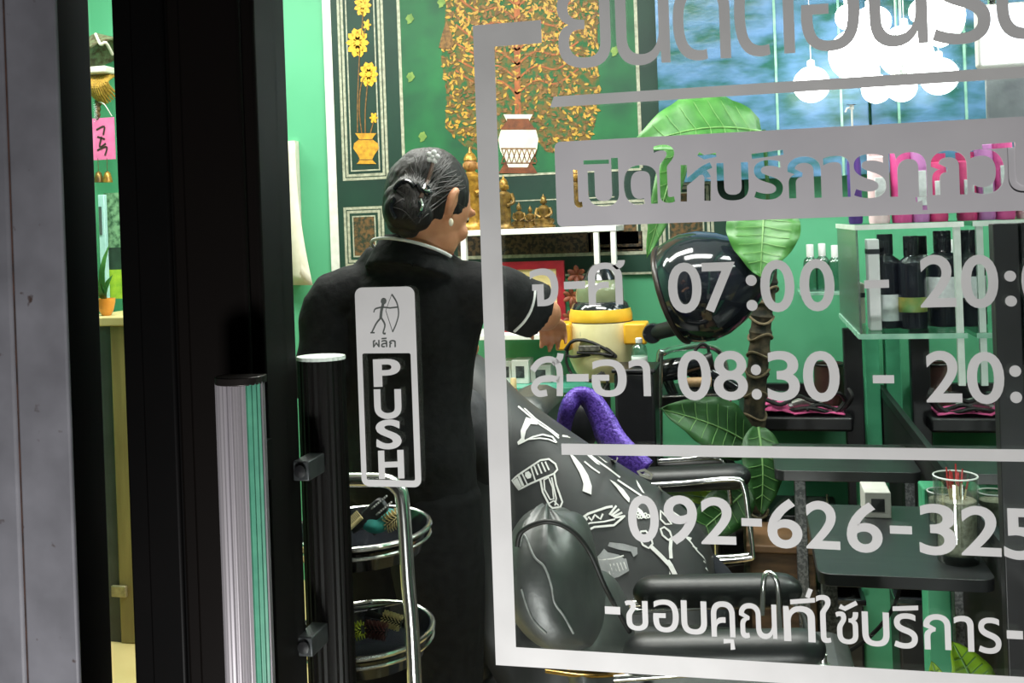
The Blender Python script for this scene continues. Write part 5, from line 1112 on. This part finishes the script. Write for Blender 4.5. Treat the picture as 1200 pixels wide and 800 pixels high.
# glasses with red tipped sticks
GL = glassmat('drinking_glass', '#f3f8f6', .10, .01)
STK = mat('red_tip', '#c9302f', '#a82524', 30, .4); GRAIN = mat('pale_grain', '#bdb7a2', '#8f8a78', 110, .8, 0, .4)
def jar(px, pyt, y_, r, label, fill=.72, sticks=12):
    c_ = P(px, 600, y_); c_.z = zT; h = P(px, pyt, y_).z-zT; rr_ = r*S(px, y_)
    t = thing('drinking_glass', label, 'glass', c_, 'glasses on the front table')
    obj('glass_wall', MB().lathe([(.9*rr_, 0), (.93*rr_, .004), (rr_, h), (.93*rr_, h), (.86*rr_, .014), (.01, .014)], c_, 36), GL, t)
    obj('glass_rim', MB().tube([c_+Vector((.97*rr_*math.cos(q), .97*rr_*math.sin(q), h)) for q in [2*PI*k/32 for k in range(32)]], .0016, 8, closed=True), mat('pale_rim', '#dfe6e2', None, 30, .2), t)
    obj('pale_grain', MB().lathe([(.02, .016), (.84*rr_, .016), (.88*rr_, fill*h), (.5*rr_, fill*h+.004), (.02, fill*h+.002)], c_, 28), GRAIN, t)
    for k in range(sticks):
        a = random.uniform(0, 2*PI); q = random.uniform(.1, .7)*rr_; p0 = c_+Vector((q*.6*math.cos(a), q*.6*math.sin(a), fill*h)); p1 = c_+Vector((q*math.cos(a), q*math.sin(a), h*random.uniform(.97, 1.12)))
        s_ = obj('stick', MB().tube([p0, p0*.45+p1*.55], .0014, 6), mat('pale_stick', '#d9c8a0', None, 40, .6), t); obj('red_tip', MB().tube([p0*.45+p1*.55, p1], [.0018, .0015], 6), STK, s_)
jar(1121, 557, 2.0, 25, 'tall clear glass of red tipped sticks on the front black table')
jar(1105, 575, 2.2, 17, 'shorter glass half behind the tall glass of sticks', .8, 0)
# clear shelf unit with bottles on the mirror
yA, yB = 2.1, 2.55; cA = P(1008, 392, yA); zS = cA.z; x0 = cA.x; x1 = XM-.02; zTp = P(1070, 262, yA).z
t = thing('acrylic_shelf', 'clear acrylic shelf unit of black bottles fixed to the mirror', 'shelf', Vector(((x0+x1)/2, yA+.2, zS)))
EDG = mat('green_glass_edge', '#9fc9b4', '#7fb09a', 30, .15); ACR = glassmat('acrylic', '#e4efea', .10, .02)
for z_, nm in ((zS, 'bottom_board'), (zTp, 'top_board')):
    o_ = obj(nm, MB().box((x0, yA, z_-.008), (x1, yB, z_)), ACR, t, smooth=0)
    for mbx in (((x0, yA-.003, z_-.009), (x1, yA, z_+.001)), ((x0-.003, yA, z_-.009), (x0, yB, z_+.001))): obj('board_edge', MB().box(*mbx), EDG if z_ == zS else mat('white_edge', '#e2e8e2', None, 30, .3), o_, smooth=0)
sp = MB().add([(x0, yA, zS), (x0+.004, yA, zS), (x0+.004, yA+.02, zTp), (x0, yA+.02, zTp), (x0, yB, zS), (x0+.004, yB, zS), (x0+.004, yB, zTp), (x0, yB, zTp)], [(0, 1, 2, 3), (4, 5, 6, 7), (0, 4, 7, 3), (1, 5, 6, 2), (0, 1, 5, 4), (3, 2, 6, 7)])
obj('side_panel', sp, glassmat('frosted_side', '#c9d6d4', .35, .25), t, smooth=0)
for x in (x1-.012,): obj('upright', MB().box((x-.006, yA, zS-.10), (x+.006, yA+.012, zTp)), mat('pale_upright', '#c9d4cd', None, 30, .3), t)
BB = mat('black_bottle_plastic', (.014, .016, .024), (.01, .011, .018), 20, .22, coat=.3); DARKLAB = mat('dark_label', '#23262e', '#1a1c22', 40, .5); GOLDLAB = mat('olive_label', '#a59a4a', '#5f8a4a', 30, .5); WLAB = mat('white_label', '#dfe3e4', '#c9cdd0', 90, .6)
G3 = 'black bottles on the acrylic shelf'
SQ = [(.9, 0), (1, .015), (1, .68), (.92, .72), (.5, .77), (.45, .79)]
for px, pyt, r, y_, lab, l_ in ((1041, 274, 17, 2.22, 'black bottle with white labels leftmost in the acrylic shelf', (.08, .36, WLAB)), (1071, 276, 16, 2.20, 'black bottle with an olive label in the middle of the acrylic shelf', (.18, .34, GOLDLAB)), (1082, 276, 15, 2.36, 'black bottle standing behind the olive labelled one', (.3, .5, DARKLAB)), (1108, 270, 19, 2.24, 'widest black bottle with a white sticker at the right of the acrylic shelf', (.3, .52, WLAB))):
    bottle(px, pyt, y_, zS+.001, r, SQ, BB, 'product_bottle', lab, G3, BLACKGLOSS, False, l_)
for px0, px1, pyt, y_, m_, lab in ((1020, 1030, 280, 2.16, mat('white_box', '#e2e0e2', None, 20, .6), 'tall narrow white box at the left of the black bottles'), (1006, 1013, 332, 2.3, mat('cream_box', '#dcd8c4', None, 20, .6), 'short cream box inside the slanted acrylic side')):
    A_, B_ = P(px0, 380, y_), P(px1, pyt, y_); t2 = thing('product_box', lab, 'box', Vector((A_.x, y_, zS+.001))); obj('carton', MB().box((A_.x, y_, zS+.001), (B_.x, y_+.05, B_.z)), m_, t2, bevel=.002); obj('printed_band', MB().box((A_.x-.0006, y_-.0006, B_.z-.03), (B_.x+.0006, y_+.05, B_.z-.02)), DARKLAB, t2, smooth=0)
y_ = 2.5; A_, B_ = P(1140, 352, 2.09), P(1155, 292, 2.09)
# clear bottles on the little glass ledge
y1 = 3.3; zl = P(965, 341, y1).z; x0, x1 = P(940, 341, y1).x, P(1004, 341, y1).x
t = thing('glass_ledge', 'small glass ledge carrying white capped bottles on the green wall', 'ledge', Vector(((x0+x1)/2, y1+.1, zl)))
obj('ledge_board', MB().box((x0-.01, y1-.04, zl-.01), (x1, y1+.15, zl)), EDG, t, bevel=.001)
for x in (x0+.02, x1-.02): obj('bracket', MB().box((x-.006, y1, zl-.03), (x+.006, YB, zl-.01)), CHROME, t)
CB = glassmat('clear_bottle_plastic', '#b9cbc6', .10, .05)
for k, (px, pyt, lab) in enumerate(((953, 286, 'white capped clear bottle leftmost on the small glass ledge'), (967, 285, 'white capped clear bottle second from the left on the glass ledge'), (982, 287, 'white capped clear bottle third from the left on the glass ledge'), (997, 288, 'white capped clear bottle beside the slanted acrylic side'))):
    bottle(px, pyt, y1+.02+.02*(k % 2), zl, 8, [(.85, 0), (1, .02), (1, .6), (.85, .68), (.55, .72), (.5, .74)], CB, 'clear_bottle', lab, 'white capped bottles', mat('white_cap', '#f0f1ef', None, 20, .4))
# pink cloth tray
y1 = 3.33; A_, B_ = P(866, 505, y1), P(1000, 489, y1); zp = B_.z
t = thing('accessory_tray', 'black wall tray of tangled cables and pink cloths left of the black post', 'tray', Vector(((A_.x+B_.x)/2, y1+.15, A_.z)))
obj('tray_board', MB().box((A_.x, y1, A_.z), (B_.x, YB, B_.z)), BLACK, t, bevel=.008); obj('tray_back', MB().box((A_.x+.02, YB-.03, B_.z), (B_.x, YB, B_.z+.05)), BLACK, t)
for i, (pxa, pxb, pya, lab) in enumerate(((876, 934, 480, 'crumpled pink cloth at the left end of the black wall tray'), (930, 990, 484, 'flat pink cloth at the right end of the black wall tray'))):
    g = []; a_, b_ = P(pxa, 486, y1+.02), P(pxb, 486, y1+.02)
    for u in range(15):
        row = []
        for v_ in range(9):
            x = a_.x+(b_.x-a_.x)*u/14; yy = y1+.01+.14*v_/8; row.append(Vector((x, yy+.01*noise.noise(Vector((x*30, i, 0))), zp+.006+(.038-.02*i)*max(0, math.sin(PI*u/14)*math.sin(PI*min(1, v_/8+.12)))*(1+.8*noise.noise(Vector((x*40, yy*40, i)))))))
        g.append(row)
    tag(obj('pink_cloth', MB().sheet(g), PINK, solid=.004), lab, 'cloth', 'pink cloths')
for i, (l, lab) in enumerate((([(876, 482), (890, 476), (920, 481), (950, 478), (975, 483), (990, 470), (980, 460), (955, 470), (935, 464), (915, 474), (895, 468), (880, 476)], 'thick tangled black cable across the black wall tray'), ([(945, 480), (960, 474), (985, 480), (998, 466), (994, 455)], 'short black cable curling up at the end of the wall tray'))):
    tag(obj('tangled_cable', MB().tube([P(a_, b_, y1+.01+.012*(k % 3)) for k, (a_, b_) in enumerate(l)], .0068, 8, 5), RUBBER), lab, 'cable', 'tangled cables')
c_ = P(905, 468, y1+.1); t = thing('hair_clipper', 'black hair clipper lying on the pink cloth in the wall tray', 'clipper', c_)
obj('clipper_body', MB().tube([c_+Vector((-.07, 0, -.01)), c_+Vector((-.03, 0, .004)), c_+Vector((.06, 0, .008))], [.02, .024, .018], 14, 3), BLACKGLOSS, t); obj('clipper_blade', MB().box(c_+Vector((.06, -.02, -.004)), c_+Vector((.082, .02, .014))), CHROME, t)
c_ = P(944, 474, y1+.06); t = thing('silver_clipper', 'pale silver clipper among the cables of the wall tray', 'clipper', c_)
obj('clipper_body', MB().tube([c_+Vector((-.04, 0, .0)), c_+Vector((0, 0, .008)), c_+Vector((.05, 0, -.008))], [.012, .017, .014], 14, 3), mat('silver_plastic', '#b5b5b0', '#8d8d88', 30, .3, .4), t); obj('clipper_blade', MB().box(c_+Vector((-.056, -.012, -.006)), c_+Vector((-.04, .012, .006))), CHROME, t)
A_, B_ = P(956, 489, y1+.2), P(990, 427, y1+.2); t = thing('brown_holder', 'dark brown upright holder at the end of the black wall tray', 'holder', Vector(((A_.x+B_.x)/2, y1+.22, zp+.002)))
obj('holder_body', MB().lathe([(.9, 0), (1, .02), (1, .96), (.9, 1), (.85, .98), (.84, .05), (.01, .05)], ((A_.x+B_.x)/2, y1+.22, zp+.002), 28, Matrix.Diagonal((1, 1, B_.z-zp)), (B_.x-A_.x)/2, .05), mat('dark_brown_plastic', '#4a332c', '#38261f', 20, .4), t); obj('holder_rim', MB().tube([Vector(((A_.x+B_.x)/2+(B_.x-A_.x)/2*math.cos(q), y1+.22+.05*math.sin(q), B_.z)) for q in [2*PI*k/28 for k in range(28)]], .004, 8, closed=True), BLACK, t)

# ================================================================== plants
y1 = 3.24; c_ = P(885, 700, y1+.02)
t = thing('potted_plant', 'tall potted plant with a ringed trunk and broad leaves against the green wall', 'plant', Vector((c_.x, y1, 0)))
obj('pot', MB().lathe([(.09, 0), (.11, .03), (.125, .22), (.13, .24), (.115, .24), (.11, .2), (.01, .2)], (c_.x, y1, 0), 32), mat('dark_pot', '#3a2f28', '#2a211c', 20, .6), t)
sp_ = spline([Vector((c_.x, y1, .2)), P(886, 560, y1), P(884, 480, y1), P(889, 420, y1), P(893, 370, y1), P(899, 325, y1), P(898, 270, y1)], 10)[0]
obj('trunk', MB().tube(sp_, [.034+.0065*max(0, math.sin(i*1.45))**3-.006*(i/len(sp_)) for i in range(len(sp_))], 16), mat('mossy_trunk', '#5b4f3c', '#23241b', 26, .8, 0, .5, contrast=(.4, .6)), t)
mb = MB()
for k in range(7, len(sp_)-10, 4):
    p = sp_[k]; mb.tube([p+Vector((.036*math.cos(q), .036*math.sin(q), .01*math.sin(q*2+k))) for q in [2*PI*j/18 for j in range(18)]], .0042, 6, closed=True)
obj('trunk_rings', mb, mat('pale_bark_ring', '#8c7c60', '#665a44', 40, .8), t)
def bigleaf(pa, pb_, ya, yb_, wpx, m, up=(0, -1, .15), bend=.1, label=None):
    A_, B_ = P(*pa, ya), P(*pb_, yb_); wd = wpx*S(pa[0], ya); mb = MB(); leaf(mb, A_, B_, wd, up, bend, 18, .16)
    o_ = obj('leaf', mb, m, t, solid=.0015); mb = MB(); ax = B_-A_; sd = ax.cross(Vector(up).normalized()).normalized(); nn = sd.cross(ax).normalized(); rib = lambda u, s_: A_+ax*u+nn*(bend*ax.length*math.sin(PI*u))+nn*.003+sd*s_
    mb.tube([rib(u/8, 0)-nn*.16*wd for u in range(9)], [.004-.0004*u for u in range(9)], 6)
    for k in range(1, 8):
        for s_ in (-1, 1): pf = lambda u: math.sin(PI*min(1, u*.97+.03)**.75)**.8; mb.tube([rib(k/9, 0)-nn*.15*wd, rib(k/9+.04, s_*wd*.42*pf(k/9+.04))-nn*.08*wd, rib(k/9+.06, s_*wd*.75*pf(k/9+.06))-nn*.03*wd], .0009, 5)
    obj('leaf_veins', mb, mat('pale_leaf_vein', '#7fae66', '#6c9a56', 30, .5), o_)
    return o_
bigleaf((896, 236), (891, 325), 2.95, 2.85, 42, LEAFG, (0, -1, .25), .06)
bigleaf((895, 150), (742, 168), 3.2, 3.0, 48, LEAFG, (0, -.9, .5), .12)
bigleaf((800, 150), (758, 302), 3.3, 3.15, 17, LEAFG, (.3, -1, .1), .05)
bigleaf((882, 520), (775, 478), 3.1, 2.95, 34, LEAFDK, (.1, -.9, .5), .12)
bigleaf((890, 500), (893, 603), 3.0, 2.9, 27, LEAFDK, (.5, -1, .1), .08)
bigleaf((880, 570), (800, 640), 3.1, 2.98, 26, LEAFDK, (.2, -.9, .3), .08)
bigleaf((870, 590), (782, 577), 3.2, 3.1, 10, mat('lime_leaf', '#9cc03f', '#85a832', 18, .4, 0, .1), (.1, -.9, .4), .05)
bigleaf((900, 545), (838, 482), 3.2, 3.1, 17, LEAFDK, (.1, -.9, .2), .08)
for pl in ([(884, 300), (890, 260), (896, 238)], [(894, 330), (900, 240), (895, 152)], [(888, 520), (890, 505), (890, 500)]):
    obj('leaf_stalk', MB().tube([P(a_, b_, 3.14) for a_, b_ in pl], .006, 8, 4), LEAFDK, t)
# young bright plant at the bottom right
y1 = 2.0; c_ = P(1130, 790, y1); c_.z = 0
t = thing('young_plant', 'bright lime leafed young plant below the front black table', 'plant', Vector((c_.x, y1, 0)))
obj('pot', MB().lathe([(.055, 0), (.065, .02), (.075, .16), (.08, .17), (.07, .17), (.01, .15)], c_, 28), mat('grey_pot', '#4a4a46', '#3a3a37', 20, .6), t)
obj('stem', MB().tube([c_+Vector((0, 0, .15)), c_+Vector((0, 0, .3)), P(1125, 800, y1)], .006, 8, 4), LEAFDK, t)
BR = mat('bright_lime_leaf', '#a3cf3a', '#7fb02a', 14, .35, 0, .1)
bigleaf((1152, 835), (1117, 752), 1.98, 1.94, 30, BR, (.35, -.9, .2), .08); bigleaf((1110, 830), (1092, 775), 2.04, 2.04, 14, BR, (-.2, -.9, .3), .06)
# brown low stool behind the armrests and a loose cable
y1 = 2.72; A_, B_ = P(880, 690, y1), P(955, 640, y1)
t = thing('wooden_box', 'brown wooden box on the floor behind the far armrest', 'box', Vector(((A_.x+B_.x)/2, y1+.15, 0)))
obj('box_body', MB().box((A_.x, y1, 0), (B_.x, y1+.2, B_.z-.02)), mat('rough_brown_wood', '#6a5138', '#40301f', 9, .7, 0, .2, stretch=(1, 1, 5)), t, bevel=.006); obj('box_lid', MB().box((A_.x-.008, y1-.008, B_.z-.02), (B_.x+.008, y1+.208, B_.z)), mat('brown_wood', '#7d5d3e', '#5c442c', 9, .6), t, bevel=.004)
y1 = 3.42; A_, B_ = P(745, 600, y1), P(985, 600, y1)
t = thing('added_shade_cabinet', 'long low black cabinet added for the dark shadow along the green wall', 'cabinet', Vector(((A_.x+B_.x)/2, y1+.2, 0)))  # black block added where the lower wall lies in dark shadow
obj('cabinet_body', MB().box((A_.x, y1+.02, 0), (B_.x, YB-.01, P(860, 604, y1).z)), BLACK, t, bevel=.005)
n_ = 3
for k in range(n_):
    xa_ = A_.x+(B_.x-A_.x)*k/n_; xb_ = A_.x+(B_.x-A_.x)*(k+1)/n_
    d_ = obj('door', MB().box((xa_+.006, y1, .06), (xb_-.006, y1+.02, P(860, 612, y1).z)), BLACKGLOSS, t, bevel=.003); obj('handle', MB().tube([(xb_-.04, y1-.015, .38), (xb_-.04, y1-.015, .46)], .005, 8), CHROME, d_)
tag(obj('floor_cable', MB().tube([P(1056, 684, 2.2), P(1045, 715, 2.15), P(1020, 745, 2.1), P(985, 768, 2.05), P(960, 772, 2.0)], .004, 8, 5), RUBBER), 'thin dark cable hanging in a curve from the front black table', 'cable')

# ================================================================== panel and globes standing in for the door glass reflection, lamp
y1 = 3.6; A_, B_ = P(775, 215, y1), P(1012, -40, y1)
PAN = mat('blue_green_reflection_paint', '#5f86b0', '#1d5a50', 7, .3, 0, .35, stretch=(1, 1, 2.4), contrast=(.36, .62), detail=12)
t = thing('reflection_panel', 'blue green panel on the back wall painted as the door glass reflection', 'panel', Vector(((A_.x+B_.x)/2, y1, A_.z)))
obj('reflection_sheet', MB().box((A_.x, y1, A_.z), (B_.x, y1+.02, B_.z)), PAN, t, bevel=.002)
for px in (910, 985): obj('reflection_panel_joint', MB().box((P(px, 100, y1).x-.004, y1-.004, A_.z), (P(px, 100, y1).x+.004, y1, B_.z)), EDG, t)
BULBREFL = mat('reflected_bulb_glow', '#ffffff', '#fdfdff', 5, .3, emit=9)  # glowing globes added for outside bulbs mirrored in the door glass
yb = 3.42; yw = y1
for px, py, r, yy, lab in ((951, 99, 21, 3.45, 'globe for a reflected bulb lowest at the left of the reflection panel'), (1002, 64, 30, 3.3, 'large globe for a reflected bulb in the middle of the cluster above the grey band'), (1019, 26, 18, 3.45, 'globe for a reflected bulb just above the largest one'), (994, 20, 15, 3.15, 'globe for a reflected bulb half behind the heading letters'), (1077, 65, 19, 2.6, 'globe for a reflected bulb apart to the right of the cluster'), (1027, 104, 17, 3.12, 'globe for a reflected bulb below the largest one'), (1052, 104, 13, 2.9, 'smallest globe for a reflected bulb at the lower right of the cluster'), (1112, 20, 36, 2.3, 'biggest globe for a reflected bulb at the top near the lamp panel')):
    c_ = P(px, py, yy); rr_ = r*S(px, yy); t = thing('reflected_bulb', lab, 'bulb reflection', c_, 'globes for reflected bulbs')
    obj('reflected_bulb_globe', MB().ell(c_, (rr_,)*3, None, 24, 16), BULBREFL, t); obj('reflected_bulb_socket', MB().lathe([(.010, 0), (.012, .006), (.012, .02), (.006, .024)], c_+Vector((0, 0, rr_*.97)), 18), WHITE, t)
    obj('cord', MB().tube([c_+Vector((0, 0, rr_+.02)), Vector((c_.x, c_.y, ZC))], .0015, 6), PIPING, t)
y1 = 1.5; A_, B_ = P(1150, 77, y1), P(1240, 40, y1)
t = thing('lamp_panel', 'white glowing lamp panel at the upper right edge of the glass', 'lamp', Vector((A_.x, y1, A_.z)))
obj('lamp_housing', MB().box((A_.x, y1+.012, A_.z), (min(B_.x, XM-.02), y1+.04, B_.z+.05)), WHITE, t, bevel=.004); obj('diffuser', MB().box((A_.x+.003, y1, A_.z+.003), (min(B_.x, XM-.02)-.003, y1+.012, B_.z+.045)), mat('lit_diffuser', '#f4f6ff', None, 5, .4, emit=2.5), t)
obj('hanging_rod', MB().tube([Vector((A_.x+.02, y1+.02, B_.z+.05)), Vector((A_.x+.02, y1+.02, ZC))], .005, 8), CHROME, t)
y1 = 1.56; A_, B_ = P(1157, 142, y1), P(1240, 80, y1)
tag(obj('frosted_sheet', MB().box((A_.x, y1, A_.z), (XM-.02, y1+.008, B_.z)), mat('frosted_silver', '#b9bdc4', '#9a9ea6', 30, .35, .3, .3), bevel=.002), 'frosted silver sheet hanging below the lamp panel', 'sheet')
# things standing on top of the acrylic shelf, behind the grey band
G4 = 'things on the acrylic shelf top'
bottle(1008, 122, 2.3, zTp+.001, 8, [(.85, 0), (1, .02), (1, .5), (.8, .6), (.4, .66), (.36, .7)], mat('purple_bottle', '#5a3f96', '#4a3280', 20, .3), 'pump_bottle', 'purple pump bottle standing on the acrylic shelf top', G4, WHITE, True)
for px0, px1, pt, m_, lab in ((1018, 1040, 172, mat('pale_pink_paper', '#eed3d6', '#e2c2c6', 20, .7), 'pale pink pouch on the acrylic shelf top behind the band'), (1045, 1066, 158, mat('bright_pink_plastic', '#e0569c', '#cc4389', 40, .5), 'bright pink pouch on the acrylic shelf top'), (1067, 1086, 160, mat('lilac_plastic', '#c77fc0', '#b56cae', 40, .5), 'lilac pouch beside the bright pink one'), (1088, 1108, 180, mat('magenta_plastic', '#d8437f', '#c2346e', 40, .5), 'magenta pouch at the right of the acrylic shelf top')):
    y_ = 2.25; A_, B_ = P(px0, 250, y_), P(px1, pt, y_); h = B_.z-zTp; w_ = (B_.x-A_.x)/2; t = thing('product_pouch', lab, 'pouch', Vector((A_.x+w_, y_, zTp)), G4)
    rows = [[Vector((A_.x+w_+w_*sx_*math.copysign(abs(math.cos(q))**.5, math.cos(q)), y_+dp*math.sin(q), zTp+.001+h*u)) for q in [2*PI*j/20 for j in range(20)]] for u, sx_, dp in ((0, .92, .03), (.05, .98, .034), (.5, 1, .03), (.86, .98, .012), (.88, .98, .004), (1, .98, .003))]
    obj('pouch_body', MB().loft(rows), m_, t); obj('pouch_label', MB().box((A_.x+w_*.5, y_-.036, zTp+h*.2), (A_.x+w_*1.5, y_-.03, zTp+h*.6)), WLAB, t, bevel=.001)

y1 = 1.72; A_ = P(1163, 262, y1)
tag(obj('dark_reflection_panel', MB().box((A_.x, y1, 0), (XM-.013, y1+.03, A_.z)), BLACK, bevel=.002), 'tall black panel added for the dark mirror reflection at the right edge', 'reflection_board')  # dark panel added in place of a dark reflection in the mirror
for px0, px1, py, yy, lab in ((962, 1012, 700, 2.72, 'black bin added to darken the floor under the left half of the front black table'), (1052, 1086, 700, 2.62, 'narrow black bin added to darken the floor between the green posts under the tables')):  # bins added to hide the bright floor and keep it dark here
    A_, B_ = P(px0, py, yy), P(px1, py, yy); x1 = min(B_.x, XM-.03); t = thing('added_dark_bin', lab, 'bin', Vector(((A_.x+x1)/2, yy+.1, 0)), 'added dark bins under the tables')
    obj('bin_body', MB().loft([[((A_.x+x1)/2+sx_*(x1-A_.x)/2*k, yy+.1+sy_*.1*k, z) for sx_, sy_ in ((-1, -1), (1, -1), (1, 1), (-1, 1))] for k, z in ((.9, 0), (1, A_.z))]), BLACK, t, bevel=.006)
    obj('bin_rim', MB().box((A_.x-.006, yy-.006, A_.z-.015), (x1+.006, yy+.206, A_.z)), BLACKGLOSS, t, bevel=.003)
